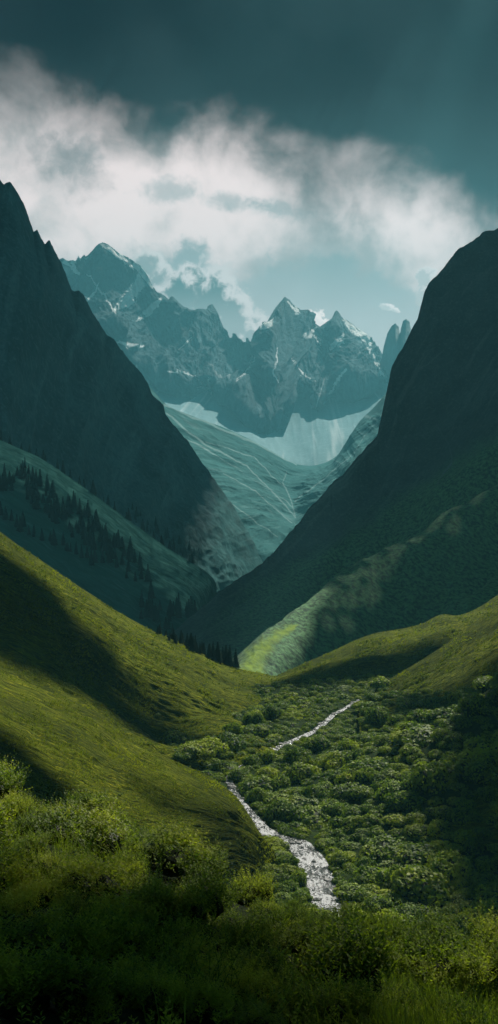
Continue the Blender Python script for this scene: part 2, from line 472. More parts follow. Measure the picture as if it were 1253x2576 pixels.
def fv_disp(G, N, U, V, vr):
    env = 0.15 + sstep(0.0, 0.1, vr)
    px, py, _ = proj(G)
    s = (px - 560) * 0.55 - (py - 1075)         # ridges fan from upper left to lower right
    a = ridged(s / 130 + fbm(px / 200, py / 200) * 0.5, V / 3500, 1.3, 4, 0.5)
    return N * ((a * 38 + fbm(U / 260, V / 200, 1.3, 5, 0.55) * 30) * env)[..., None]


def fv_paint(G, px, py, U, V, vr):
    m = np.zeros_like(px)
    jx = px + fbm(px / 40, py / 40, 4.4, 4) * 6; jy = py + fbm(px / 40, py / 40, 7.4, 4) * 6
    for s in [[(415, 1020, 3), (480, 1047, 3), (560, 1080, 3), (640, 1115, 3), (690, 1140, 2), (745, 1168, 1.5)], [(418, 1040, 2), (480, 1092, 3.2), (540, 1130, 2)], [(540, 1130, 3), (620, 1170, 1.5), (690, 1240, 2), (742, 1300, 1.5)],
              [(722, 1185, 1), (712, 1215, 1.5), (732, 1260, 1.5), (742, 1300, 2)], [(742, 1262, 2), (790, 1225, 1.5), (880, 1150, 1), (970, 1030, 1)], [(560, 1190, 1.2), (640, 1235, 1.5), (735, 1315, 1.2)], [(500, 1200, 1), (600, 1280, 1.2), (700, 1350, 1)], [(520, 1110, 1), (640, 1150, 1.4), (720, 1230, 1)]]:
        m = np.maximum(m, seg_dist(jx, jy, s) * .5)
    fan = (px - 300) * 0.62 - (py - 900)
    a = ridged(fan / 42 + fbm(px / 90, py / 90, 1.0, 3) * 0.6, px / 420, 2.0, 4, 0.65)
    m = np.maximum(m * 0.9, 0.6 * sstep(0.62, 0.95, a) * sstep(1440, 1180, py))
    return {'paint': m}


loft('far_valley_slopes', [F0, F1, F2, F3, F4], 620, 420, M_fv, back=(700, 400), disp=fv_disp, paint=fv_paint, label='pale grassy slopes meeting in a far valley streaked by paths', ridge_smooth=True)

# ------------------------------------------------------------------ left mountain
L0 = [(-120, 380), (-40, 440), (0, 449), (10, 462), (25, 455), (42, 480), (60, 510), (72, 545), (80, 572), (84, 582), (93, 577), (104, 600), (112, 614), (124, 606), (135, 630), (152, 660), (178, 728), (188, 733), (198, 729), (208, 740), (232, 790), (246, 806), (262, 830), (270, 842), (292, 860), (330, 910), (372, 962), (380, 985), (390, 1000), (412, 1020), (415, 1040), (440, 1075), (470, 1105), (500, 1148), (530, 1190), (556, 1225), (590, 1275), (625, 1335), (655, 1400), (690, 1470)]
L0 = [(x, y, 3300 + 900 * min(1, max(0, (y - 380) / 640)) - 500 * max(0, (y - 1050) / 450)) for x, y in L0]
L1 = [(-120, 700, 2900), (0, 720, 3000), (100, 800, 3100), (200, 950, 3300), (300, 1100, 3450), (400, 1230, 3520), (490, 1350, 3500), (560, 1480, 3420)]
L2 = [(-120, 1000, 2650), (0, 1050, 2700), (100, 1150, 2800), (250, 1280, 3000), (400, 1400, 3180), (540, 1530, 3250)]
L3 = [(-120, 1200, 2450), (0, 1250, 2500), (200, 1380, 2700), (400, 1500, 2880), (540, 1620, 2950)]


def lm_disp(G, N, U, V, vr):
    env = 0.10 + 0.9 * sstep(0.0, 0.15, vr)
    a = ridged(U / 380, V / 1500, 3.3, 5, 0.5) * 60 + fbm(U / 120, V / 200, 5.5, 5, 0.55) * 26
    return N * ((a - 25) * env)[..., None] + np.stack([0 * a, 0 * a, fbm(U / 28, 3.3, 0.2, 4, 0.6) * 12 * (1 - env)], -1)


def lm_paint(G, px, py, U, V, vr):
    m = np.zeros_like(px)
    jx = px + fbm(px / 30, py / 30, 4.4, 4) * 12; jy = py + fbm(px / 30, py / 30, 7.4, 4) * 12
    for s in [[(275, 1000, .8), (270, 1080, 1.2), (235, 1180, 1), (215, 1300, .8)], [(225, 1200, .8), (212, 1240, 1), (205, 1320, .8)], [(370, 1150, .7), (420, 1230, 1), (470, 1330, .8)], [(430, 1200, .7), (480, 1300, 1), (530, 1400, 1)]]:
        m = np.maximum(m, seg_dist(jx, jy, s) * 0.5)
    g = sstep(1150, 1320, py - 0.25 * px + fbm(px / 60, py / 60) * 60)
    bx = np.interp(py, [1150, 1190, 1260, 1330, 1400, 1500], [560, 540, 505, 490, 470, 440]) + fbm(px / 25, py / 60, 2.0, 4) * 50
    md = sstep(-10, 70, px - bx) * sstep(1165, 1215, py)  # lit haze on the foot put into its grass colour, matching slopes beyond
    return {'paint': m, 'green': g, 'lit_grass': md}


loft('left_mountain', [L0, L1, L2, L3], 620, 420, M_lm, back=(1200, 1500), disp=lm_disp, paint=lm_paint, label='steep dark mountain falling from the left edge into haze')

# ------------------------------------------------------------------ mid hill with conifers
H0 = [(-120, 1045), (0, 1105), (100, 1150), (200, 1218), (300, 1290), (400, 1362), (470, 1408), (520, 1440), (540, 1462), (545, 1500), (545, 1560)]
H0 = [(x, y, 2050) for x, y in H0]
H1 = [(-120, 1250, 1780), (0, 1285, 1780), (150, 1375, 1800), (300, 1470, 1830), (420, 1540, 1860), (520, 1600, 1880)]
H2 = [(-120, 1420, 1550), (0, 1460, 1550), (200, 1580, 1600), (400, 1690, 1650), (520, 1720, 1700)]
MH = loft('middle_hill', [H0, H1, H2], 420, 260, M_mh, back=(400, 260), ridge_smooth=True, label='teal grassy hill crossed by bands of dark conifers',
          disp=lambda G, N, U, V, vr: N * ((fbm(U / 120, V / 60, 2.2, 5) * 9 + ridged(U / 420, V / 90, 1.2, 3) * 6 - 4) * (0.2 + sstep(0, 0.15, vr)))[..., None])
I_MH = len(TERR) - 1
I_LM = I_MH - 1
I_FV = I_MH - 2

# ------------------------------------------------------------------ right mountain
R0 = [(1400, 480, 2700), (1300, 545, 2650), (1253, 571, 2600), (1242, 578, 2600), (1222, 579, 2580), (1212, 583, 2580), (1204, 594, 2570), (1190, 603, 2560), (1165, 618, 2550), (1152, 624, 2540), (1140, 640, 2520), (1118, 668, 2500), (1100, 690, 2490), (1078, 712, 2470), (1066, 735, 2450), (1062, 755, 2440), (1062, 775, 2430), (1056, 792, 2420), (1034, 828, 2400), (1010, 875, 2380), (985, 915, 2350), (978, 942, 2320), (979, 965, 2300), (970, 1000, 2280), (955, 1055, 2240), (945, 1095, 2200), (920, 1120, 2160), (890, 1152, 2120), (860, 1190, 2080), (830, 1215, 2040), (800, 1250, 2000), (770, 1280, 1960), (742, 1318, 1900), (720, 1345, 1860), (690, 1380, 1800), (650, 1418, 1740), (600, 1452, 1680), (560, 1480, 1620), (515, 1515, 1570), (470, 1555, 1520), (435, 1583, 1480), (380, 1625, 1440)]
R1 = [(1400, 860, 2200), (1253, 930, 2150), (1150, 1080, 2080), (1050, 1220, 1980), (900, 1370, 1780), (750, 1480, 1600), (600, 1570, 1440), (480, 1610, 1350), (400, 1650, 1300)]
R2 = [(1400, 1180, 1650), (1253, 1260, 1600), (1100, 1360, 1520), (950, 1460, 1400), (800, 1550, 1290), (680, 1620, 1190), (560, 1650, 1130), (420, 1690, 1100)]
R3 = [(1400, 1440, 1180), (1253, 1490, 1150), (1100, 1560, 1090), (900, 1640, 1030), (750, 1700, 970), (600, 1725, 920), (450, 1735, 900)]
R4 = [(1400, 1640, 850), (1253, 1680, 850), (900, 1780, 800), (600, 1800, 760), (450, 1800, 760)]


def rm_fold(px, py):
    return (py - 1265) + (px - 1253) * 0.62


def rm_disp(G, N, U, V, vr):
    env = 0.12 + 0.88 * sstep(0.0, 0.13, vr)
    px, py, _ = proj(G)
    w = rm_fold(px, py) + fbm(px / 160, py / 160, 2.1, 3) * 26
    fold = np.exp(-((w - 20) / 42) ** 2) * 46 - np.exp(-((w + 55) / 34) ** 2) * 32 + np.exp(-((w + 120) / 40) ** 2) * 28 - np.exp(-((w - 120) / 45) ** 2) * 26 + np.exp(-((w - 210) / 40) ** 2) * 18
    a = ridged(U / 520, V / 700, 6.1, 4, 0.5) * 26 + fbm(U / 90, V / 60, 5.5, 5, 0.55) * 7 + fbm(U / 14, V / 14, 2.5, 3, 0.6) * 1.2
    return N * ((fold * sstep(950, 1200, py) * (0.25 + 0.75 * sstep(560, 900, px)) + a - 15) * env)[..., None] + np.stack([0 * a, 0 * a, fbm(U / 16, 3.3, 0.2, 4, 0.6) * 5 * (1 - env)], -1)


def rm_paint(G, px, py, U, V, vr):
    m = np.zeros_like(px)
    jx = px + fbm(px / 30, py / 30, 4.4, 4) * 8; jy = py + fbm(px / 30, py / 30, 7.4, 4) * 8
    for s in [[(1130, 1125, .8), (1135, 1160, 1.8), (1120, 1195, 1.5), (1100, 1222, 1)], [(1120, 880, .6), (1070, 920, 1.6), (1040, 935, .6)], [(600, 1500, .6), (585, 1545, 1.3), (565, 1572, .6)], [(1060, 1100, .5), (1100, 1070, 1), (1130, 1120, .5)], [(730, 1345, .5), (700, 1375, 1)]]:
        m = np.maximum(m, seg_dist(jx, jy, s) * 0.8)
    w = rm_fold(px, py) + fbm(px / 90, py / 90, 2.1, 4) * 40
    g = np.clip(sstep(-210, -60, w) + 0.6 * np.exp(-((w + 130) / 40) ** 2), 0, 1) * sstep(430, 760, px)
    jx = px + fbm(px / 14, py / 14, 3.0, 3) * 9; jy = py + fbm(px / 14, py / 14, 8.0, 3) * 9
    md = seg_dist(jx, jy, [(630, 1690, 42), (640, 1655, 36), (668, 1625, 25), (700, 1598, 18), (745, 1572, 5)], 0.2, 1.2) * (0.65 + 0.35 * sstep(-.3, .3, fbm(px / 9, py / 9, 1.0, 3)))  # pool of sunlight painted into the slope's grass colour
    return {'paint': m, 'green': g, 'lit_grass': md}


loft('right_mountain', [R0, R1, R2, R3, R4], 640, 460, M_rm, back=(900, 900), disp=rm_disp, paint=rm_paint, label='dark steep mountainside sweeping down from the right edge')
I_RM = len(TERR) - 1

# ------------------------------------------------------------------ left hills
A0 = [(-150, 1240, 520), (0, 1338, 540), (50, 1374, 545), (100, 1407, 552), (200, 1474, 565), (300, 1540, 580), (400, 1594, 595), (500, 1640, 610), (590, 1680, 625), (680, 1700, 635), (728, 1712, 630), (757, 1750, 600), (775, 1800, 565), (785, 1850, 535)]
A1 = [(-150, 1400, 470), (0, 1462, 478), (130, 1530, 488), (260, 1610, 500), (360, 1680, 508), (450, 1725, 515), (540, 1765, 530), (640, 1790, 545), (720, 1812, 530), (775, 1860, 505)]
A2 = [(-150, 1540, 452), (0, 1600, 458), (130, 1668, 464), (260, 1750, 472), (370, 1812, 478), (450, 1840, 482), (540, 1830, 496), (640, 1845, 500), (720, 1865, 492), (765, 1890, 480)]
A3 = [(-150, 1720, 385), (0, 1770, 392), (130, 1820, 400), (260, 1870, 415), (370, 1895, 425), (450, 1905, 435), (540, 1910, 440), (640, 1915, 446), (765, 1950, 440)]


def hill_disp(amp, sx=40, sz=26):
    def f(G, N, U, V, vr):
        e = 0.25 + 0.75 * sstep(0, 0.14, vr)
        d = fbm(U / sx, V / sz, amp, 4, 0.5) * amp + ridged(U / (sx * 2.2), V / (sz * 0.5), amp * 2, 3, 0.5) * amp * 0.35 + fbm(U / 9, V / 1.7, 2.0, 3, 0.6) * amp * 0.22 + ridged(U / 34, V / 6, 6.0, 4, 0.6) * amp * 0.30
        return N * (d * e)[..., None]
    return f


loft('left_hill', [A0, A1, A2, A3, [(a, b + 110, d + 4) for a, b, d in A3]], 620, 420, M_hill, back=(160, 110), ridge_smooth=True, disp=hill_disp(3.2), label='sunlit green hillside with a dark hollow, conifers on its crest')
I_LH = len(TERR) - 1
B0 = [(-150, 1610, 325), (0, 1690, 335), (100, 1730, 338), (180, 1763, 340), (260, 1803, 342), (320, 1850, 345), (380, 1884, 347), (440, 1915, 350), (540, 1962, 352), (590, 2000, 350), (630, 2055, 347), (655, 2095, 345), (690, 2140, 341), (715, 2178, 338)]
B1 = [(-150, 1760, 262), (0, 1810, 270), (150, 1885, 280), (300, 1965, 294), (430, 2020, 308), (540, 2055, 322), (600, 2082, 333), (650, 2120, 335), (680, 2170, 332)]
B2 = [(-150, 1900, 225), (0, 1940, 232), (150, 1990, 246), (300, 2045, 266), (430, 2078, 288), (540, 2088, 308), (600, 2100, 322), (640, 2140, 328), (665, 2190, 327)]
B3 = [(-150, 2060, 200), (0, 2100, 208), (200, 2160, 236), (350, 2190, 262), (450, 2200, 280), (540, 2195, 300), (600, 2190, 314), (640, 2200, 322), (665, 2230, 324)]
loft('near_left_hill', [B0, B1, B2, B3, [(a, b + 140, d + 4) for a, b, d in B3]], 560, 380, M_hill, back=(100, 95), ridge_smooth=True, disp=hill_disp(1.6, 30, 20), label='smooth green spur ending in a shaded bank beside the stream')
I_NL = len(TERR) - 1

# ------------------------------------------------------------------ right hills
C0 = [(640, 1722, 650), (690, 1702, 650), (740, 1680, 660), (800, 1654, 680), (850, 1632, 695), (900, 1608, 710), (950, 1592, 720), (1000, 1584, 735), (1060, 1570, 750), (1112, 1546, 770), (1150, 1548, 780), (1200, 1530, 800), (1260, 1490, 830), (1400, 1420, 880)]
C1 = [(640, 1735, 620), (690, 1720, 610), (780, 1690, 620), (860, 1662, 630), (950, 1640, 640), (1050, 1625, 655), (1112, 1600, 670), (1260, 1550, 720), (1400, 1480, 760)]
C2 = [(640, 1760, 590), (720, 1745, 580), (820, 1732, 590), (930, 1715, 600), (1050, 1700, 610), (1260, 1640, 640), (1400, 1580, 660)]
C3 = [(640, 1830, 530), (820, 1820, 525), (1000, 1800, 525), (1260, 1760, 540), (1400, 1700, 560)]
loft('upper_right_hill', [C0, C1, C2, C3], 420, 240, M_hill, back=(140, 120), ridge_smooth=True, disp=hill_disp(3.0), label='low green ridge lit along its crest beyond the thickets')
I_C = len(TERR) - 1
D0 = [(905, 1775, 530), (935, 1745, 540), (965, 1722, 548), (1000, 1700, 555), (1050, 1668, 565), (1100, 1638, 578), (1150, 1600, 592), (1200, 1560, 608), (1253, 1520, 625), (1400, 1400, 660)]
D1 = [(905, 1795, 512), (960, 1770, 515), (1030, 1735, 520), (1110, 1700, 528), (1180, 1660, 538), (1253, 1620, 550), (1400, 1530, 580)]
D2 = [(905, 1840, 478), (980, 1830, 475), (1080, 1815, 472), (1180, 1780, 478), (1253, 1740, 485), (1400, 1650, 500)]
D3 = [(905, 1930, 430), (1000, 1930, 425), (1100, 1930, 415), (1253, 1890, 410), (1400, 1800, 420)]
loft('right_hill', [D0, D1, D2, D3], 420, 240, M_hill, back=(120, 100), ridge_smooth=True, disp=hill_disp(3.0), label='rounded green hill lit on its shoulder at the right edge')
I_D = len(TERR) - 1
E0 = [(1110, 1935, 415), (1128, 1895, 422), (1148, 1855, 430), (1180, 1815, 440), (1220, 1775, 452), (1253, 1742, 465), (1400, 1600, 500)]
E1 = [(1118, 1960, 400), (1160, 1920, 402), (1210, 1875, 408), (1253, 1838, 412), (1400, 1720, 430)]
E2 = [(1130, 2020, 372), (1180, 2010, 365), (1253, 1970, 362), (1400, 1880, 365)]
E3 = [(1110, 2140, 345), (1180, 2150, 335), (1253, 2160, 325), (1400, 2120, 315)]
loft('lower_right_hill', [E0, E1, E2, E3, [(a, b + 160, d - 6) for a, b, d in E3]], 300, 240, M_hill, back=(90, 80), ridge_smooth=True, disp=hill_disp(2.2), label='small grassy shoulder above the dark thickets at the right edge')
I_E = len(TERR) - 1

# ------------------------------------------------------------------ valley floor
STR = [(905, 1763, 3), (885, 1772, 5), (860, 1788, 8), (838, 1800, 10), (815, 1822, 9), (790, 1842, 10), (755, 1858, 12), (705, 1880, 15), (655, 1904, 12), (606, 1930, 10), (573, 1958, 10), (584, 1985, 19), (598, 2012, 20), (622, 2046, 26), (655, 2085, 30), (700, 2108, 18), (752, 2124, 32), (778, 2160, 42), (800, 2200, 40), (815, 2250, 38), (830, 2310, 36)]


def base_z(y): return -124 + (y - 330) * 0.026


def floor_pt(px, py):
    r = ray(px, py); d = 400.0
    for _ in range(30): d = base_z(d) / (r[2] / r[1])
    return r / r[1] * d


SP = np.array([list(floor_pt(a, b)) for a, b, w in STR])
SWID = np.array([w * .7 / FL * p[1] for (a, b, w), p in zip(STR, SP)])


def stream_dist(x, y):
    best = np.full(np.shape(x), 1e9)
    for i in range(len(SP) - 1):
        ax, ay = SP[i][:2]; bx, by = SP[i + 1][:2]
        t = np.clip(((x - ax) * (bx - ax) + (y - ay) * (by - ay)) / ((bx - ax) ** 2 + (by - ay) ** 2), 0, 1)
        d = np.hypot(x - ax - t * (bx - ax), y - ay - t * (by - ay)) - (SWID[i] + (SWID[i + 1] - SWID[i]) * t)
        best = np.minimum(best, d)
    return best


order = np.argsort(SP[:, 1])


def stream_x(y): return np.interp(y, SP[order, 1], SP[order, 0])


def floor_z(x, y):
    d = stream_dist(x, y)
    z = base_z(y)
    r = np.maximum(0, x - stream_x(y) - 26)
    z = z + 0.16 * r + 0.0035 * r ** 2
    l = np.maximum(0, stream_x(y) - 16 - x)
    z = z - 0.10 * l - 0.25 * np.maximum(0, y - 600)
    z = z + (fbm(x / 22, y / 22, 1.1, 4) * 2.2) * sstep(0, 14, d) + 0.8 * sstep(0, 3, d)
    return z


gx = np.linspace(-200, 330, 380); gy = np.linspace(170, 760, 420)
GX, GY = np.meshgrid(gx, gy)
GZ = floor_z(GX, GY) - 0.004
G = np.stack([GX, GY, GZ], -1)
idx = np.arange(GX.size).reshape(GX.shape)
Fq = np.stack([idx[:-1, :-1], idx[:-1, 1:], idx[1:, 1:], idx[1:, :-1]], -1).reshape(-1, 4)
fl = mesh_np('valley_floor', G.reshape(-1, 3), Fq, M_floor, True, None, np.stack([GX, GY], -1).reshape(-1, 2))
tag(fl, 'green valley floor under the thickets', kind='structure')
TERR.append(('valley_floor', BVHTree.FromPolygons(G.reshape(-1, 3).tolist(), Fq.tolist())))
I_FL = len(TERR) - 1

# stream
M_water, n, out = new_mat('stream_water')
uv = n.node('ShaderNodeNewGeometry').outputs['Position']
st = n.noise(n.scale(uv, (0.9, 0.42, 1)), 1.0, 5, 0.7, 0.6)
st2 = n.noise(n.scale(uv, (2.6, 1.5, 1)), 1.0, 4, 0.7)
bigw = n.noise(uv, 0.09, 3, 0.6)
foam = n.step(n.add(n.add(st, n.mul(n.sub(bigw, 0.5), 0.9)), n.mul(n.sub(st2, 0.5), 0.9)), 0.46, 0.62)
surf(n, out, n.mix(foam, (0.03, 0.035, 0.035), (0.46, 0.47, 0.49)), n.add(0.12, n.mul(foam, 0.5)), n.add(st, n.mul(st2, 0.4)), 1.0, 0.8, spec=0.6)
ts = np.linspace(0, len(SP) - 1, 260)
cen = np.stack([np.interp(ts, range(len(SP)), SP[:, k]) for k in range(3)], -1)
for _ in range(3): cen[1:-1] = (cen[:-2] + cen[1:-1] * 2 + cen[2:]) / 4
wid = np.interp(ts, range(len(SP)), SWID) * (1 + 0.55 * fbm(ts * .35, 0.5, 0, 4))
tan = np.gradient(cen, axis=0); nrm = np.stack([-tan[:, 1], tan[:, 0]], -1); nrm /= np.linalg.norm(nrm, axis=1, keepdims=True)
ks = np.linspace(-1.15, 1.15, 15)
W_ = cen[:, None, :] + np.concatenate([nrm[:, None, :] * (wid[:, None] * ks[None])[..., None], np.zeros((260, 15, 1))], -1)
W_[..., 2] = base_z(W_[..., 1]) + 0.28 + fbm(W_[..., 0] / 2, W_[..., 1] / 2, 0, 3) * 0.18
idx = np.arange(260 * 15).reshape(260, 15)
Fq = np.stack([idx[:-1, :-1], idx[:-1, 1:], idx[1:, 1:], idx[1:, :-1]], -1).reshape(-1, 4)
s = mesh_np('stream', W_.reshape(-1, 3), Fq, M_water, True)
tag(s, 'white water stream winding down the valley floor', kind='structure')

# river stones: one scattered mass
ico = None


def rock_verts(seed):
    import bmesh
    bm = bmesh.new(); bmesh.ops.create_icosphere(bm, subdivisions=1, radius=1)
    v = np.array([list(x.co) for x in bm.verts]); f = np.array([[x.index for x in q.verts] for q in bm.faces]); bm.free()
    return v, f


rv, rf = rock_verts(0)
RV, RF, k = [], [], 0
for i in range(420):
    t = random.random() * 259; j = int(t)
    e = random.choice([-1, 1]) * (abs(random.gauss(0.75, 0.35)))
    p = cen[j] + np.append(nrm[j] * wid[j] * e, 0) + np.array([random.uniform(-1, 1), random.uniform(-1.5, 1.5), 0])
    r = 0.15 + 1.1 * random.random() ** 4
    v = rv * (r * np.array([random.uniform(.8, 1.6), random.uniform(.7, 1.2), random.uniform(.4, .75)])) * (1 + 0.25 * rng.standard_normal((len(rv), 1)))
    a = random.random() * 6.28; ca, sa = math.cos(a), math.sin(a)
    v = np.stack([v[:, 0] * ca - v[:, 1] * sa, v[:, 0] * sa + v[:, 1] * ca, v[:, 2]], -1)
    p[2] = base_z(p[1]) + 0.3
    RV.append(v + p); RF.append(rf + k); k += len(v)
M_stone, n, out = new_mat('river_stone')
geo = n.node('ShaderNodeNewGeometry').outputs['Position']
surf(n, out, n.mix(n.noise(geo, 0.9, 3), (0.05, 0.05, 0.05), (0.33, 0.33, 0.33)), 0.7, n.noise(geo, 5, 4), 0.4, 0.1)
tag(mesh_np('gravel', np.concatenate(RV), np.concatenate(RF), M_stone, False), 'pale grey river stones strewn through and along the stream', 'gravel', kind='stuff')

# ------------------------------------------------------------------ foreground slope
G0 = [(-120, 1985, 64), (0, 2012, 62), (100, 2010, 61), (200, 2035, 60), (300, 2060, 59), (400, 2095, 57), (480, 2135, 55), (550, 2185, 54), (620, 2210, 53), (700, 2240, 52), (780, 2270, 51), (850, 2300, 50), (900, 2345, 49), (980, 2370, 49), (1060, 2380, 49), (1150, 2405, 48), (1253, 2425, 48), (1380, 2460, 48)]
G1 = [(-120, 2200, 42), (0, 2210, 41), (200, 2230, 41), (400, 2280, 40), (600, 2360, 39), (800, 2410, 38), (1000, 2450, 38), (1253, 2520, 37), (1380, 2560, 37)]
G2 = [(-120, 2420, 25), (0, 2430, 25), (300, 2450, 25), (600, 2520, 25), (900, 2570, 25), (1253, 2640, 24), (1380, 2680, 24)]
G3 = [(-120, 2700, 13), (600, 2760, 13), (1380, 2900, 13)]
G4 = [(-420, 3500, 5), (600, 3500, 5), (1700, 3500, 5)]


def fg_disp(G, N, U, V, vr):
    return N * (fbm(U / 8, V / 8, 0.3, 4, 0.5) * 2.2 + fbm(U / 2, V / 2, 1.3, 3, 0.5) * 0.25)[..., None] * np.clip(G[..., 1:2] / 30, 0, 1)


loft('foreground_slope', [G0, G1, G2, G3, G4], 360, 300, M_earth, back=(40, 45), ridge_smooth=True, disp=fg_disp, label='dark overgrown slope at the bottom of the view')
I_FG = len(TERR) - 1
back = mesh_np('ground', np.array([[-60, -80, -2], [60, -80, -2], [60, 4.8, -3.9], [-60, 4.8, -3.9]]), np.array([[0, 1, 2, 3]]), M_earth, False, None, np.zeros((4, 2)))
tag(back, kind='structure')
plain = mesh_np('terrain', np.array([[-8900, -1400, -620], [8900, -1400, -620], [8900, 14050, -620], [-8900, 14050, -620]]), np.array([[0, 1, 2, 3]]), M_lm, False, None, np.zeros((4, 2)))
tag(plain, kind='structure')

# ------------------------------------------------------------------ plants
def leaf_cloud(centres, normals_, size, jitter=0.8, aspect=0.55, blade=False):
    """one quad (diamond) per centre, oriented loosely along the normals"""
    n = len(centres)
    d = normals_ + jitter * rng.standard_normal((n, 3)); d /= np.linalg.norm(d, axis=1, keepdims=True)
    t = rng.standard_normal((n, 3)); t -= (t * d).sum(1, keepdims=True) * d; t /= np.linalg.norm(t, axis=1, keepdims=True)
    b = np.cross(d, t)
    s = size * (0.6 + 0.8 * rng.random((n, 1)))
    V = np.stack([centres - t * s, centres - b * s * aspect, centres + t * s, centres + b * s * aspect], 1).reshape(-1, 3)
    F = np.arange(4 * n).reshape(n, 4)
    leaf = np.repeat(rng.random(n), 4)
    return V, F, leaf


def make_bush_mesh(seed, nlobes=9, nleaf=2600, flat=0.75, size=0.075):
    r = np.random.default_rng(seed)
    lob = [np.array([0, 0, 0.25, 0.72])]
    for i in range(nlobes):
        a = r.random() * 6.28; q = 0.35 + 0.4 * r.random()
        lob.append(np.array([math.cos(a) * q, math.sin(a) * q, 0.15 + 0.5 * r.random() * (1 - q * .5), 0.28 + 0.22 * r.random()]))
    lob = np.array(lob)
    cs, ns = [], []
    w = lob[:, 3] ** 2; w /= w.sum()
    for L, c in zip(lob, (w * nleaf).astype(int)):
        v = r.standard_normal((c, 3)); v /= np.linalg.norm(v, axis=1, keepdims=True)
        v[:, 2] = np.abs(v[:, 2]) * np.where(r.random(c) < 0.75, 1, -0.6)
        bump = 1 + 0.16 * fbm(v[:, 0] * 3 + seed, v[:, 1] * 3, v[:, 2] * 3, 3)
        rad = L[3] * bump * (1 - 0.22 * r.random(c) ** 2)
        cs.append(L[:3] + v * rad[:, None]); ns.append(v)
    cs = np.concatenate(cs); ns = np.concatenate(ns)
    keep = np.ones(len(cs), bool)
    for L in lob:
        keep &= np.linalg.norm(cs - L[:3], axis=1) > L[3] * 0.72
    cs, ns = cs[keep], ns[keep]
    cs[:, 2] *= flat
    V, F, leaf = leaf_cloud(cs, ns + np.array([0, 0, .1]), size, 0.42)
    # dark inner cores
    import bmesh
    VV, FF, LL = [V], [F], [leaf]; k = len(V)
    for L in lob:
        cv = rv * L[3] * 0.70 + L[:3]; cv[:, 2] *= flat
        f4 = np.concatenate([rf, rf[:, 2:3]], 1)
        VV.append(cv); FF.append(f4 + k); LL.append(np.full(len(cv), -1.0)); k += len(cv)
    return np.concatenate(VV), np.concatenate(FF), np.concatenate(LL)


def tri_mesh(name, V, F, leaf, mat):
    """F may hold quads whose last index repeats (triangles)"""
    me = bpy.data.meshes.new(name)
    me.from_pydata(V.tolist(), [], [list(dict.fromkeys(f)) for f in F.tolist()])
    at = me.attributes.new('leaf', 'FLOAT', 'POINT'); at.data.foreach_set('value', leaf.astype(np.float32))
    me.materials.append(mat)
    return me


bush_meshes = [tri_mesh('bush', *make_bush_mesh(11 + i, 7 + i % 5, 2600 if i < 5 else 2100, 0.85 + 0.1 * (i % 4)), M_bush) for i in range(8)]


def add_bush(x, y, z, r, label, group, cat='bush', name='bush', squash=1.0):
    o = bpy.data.objects.new(name, random.choice(bush_meshes)); C.objects.link(o)
    o.location = (x, y, z); o.rotation_euler = (random.uniform(-.1, .1), random.uniform(-.1, .1), random.random() * 6.28)
    o.scale = (r * random.uniform(.8, 1.25), r * random.uniform(.8, 1.25), r * squash * random.uniform(.7, 1.35))
    return tag(o, label, cat, group)


# candidate bushes over the valley floor (right of, and along, the stream)
cands = []
tries = 0
pts = []
while tries < 26000:
    tries += 1
    px = random.uniform(-20, 1275); py = random.uniform(1700, 2470)
    h = hit(px, py, only=[I_FL, I_C, I_D, I_E, I_LH, I_NL])
    if h is None: continue
    p, nrm_, d_, ti = h
    if d_ > 690: continue
    x, y, z = p
    if ti in (I_C,) and not (py > 1662 + abs(px - 950) * 0.10 and px > 760): continue
    if ti == I_D and not (py > np.interp(px, [905, 1000, 1100, 1200, 1260], [1700, 1745, 1735, 1740, 1750])): continue
    if ti == I_E and py < 1990: continue
    if ti in (I_LH, I_NL):
        ok = (430 < px < 700 and 1868 < py < 1965 and ti == I_LH) or (700 < px < 800 and 1715 < py < 1850) or (590 < px < 720 and 1835 < py < 1900 and ti == I_LH)
        if not ok: continue
    sd = float(stream_dist(np.array(x), np.array(y)))
    r = (3.2 + 6.8 * random.random() ** 1.7) * (0.75 if y > 500 else 1.0) * (0.85 if y > 430 else 1.0)
    if ti == I_C: r *= 0.75
    if ti == I_FL and sd < r * 0.92 + 0.3 and not (1908 < py < 1958 and 560 < px < 665):
        if sd > 2.2: r = max(1.6, (sd - 0.2) / 1.0)
        else: continue
    if ti != I_FL and sd < r * .8: continue
    if 600 < px < 880 and 2070 < py < 2330: r = min(r, 3.6)
    if any((x - q[0]) ** 2 + (y - q[1]) ** 2 < (0.64 * (r + q[3])) ** 2 for q in pts): continue
    pts.append((x, y, z, r, px, py, ti))
print('bush candidates', len(pts))
pts.sort(key=lambda q: -q[3] / q[1])
GRP = 'bushes covering the valley floor'
for i, (x, y, z, r, px, py, ti) in enumerate(pts[:295]):
    if x < stream_x(y): lab = 'green bush on the left bank between the grassy hill and the stream'
    elif ti == I_C: lab = 'small bush in the shaded hollow under the far lit ridge'
    elif ti in (I_D, I_E): lab = 'dark bush on the flank of the right hills'
    elif py > 2150 and px > 1000: lab = 'dark shaded bush in the lower right thicket'
    elif px > 1000: lab = 'dark green bush in the thicket under the right hills'
    elif float(stream_dist(np.array(x), np.array(y))) < 9: lab = 'leafy bush at the edge of the white stream on its right bank'
    elif py > 2080: lab = 'rounded bush in the near thicket right of the stream'
    elif py > 1930: lab = 'sunlit yellow green bush in the middle of the thicket'
    else: lab = 'green bush in the upper thicket beyond the stream bend'
    add_bush(x, y, z - 0.25 * r, r, lab, GRP)
rest = pts[295:]
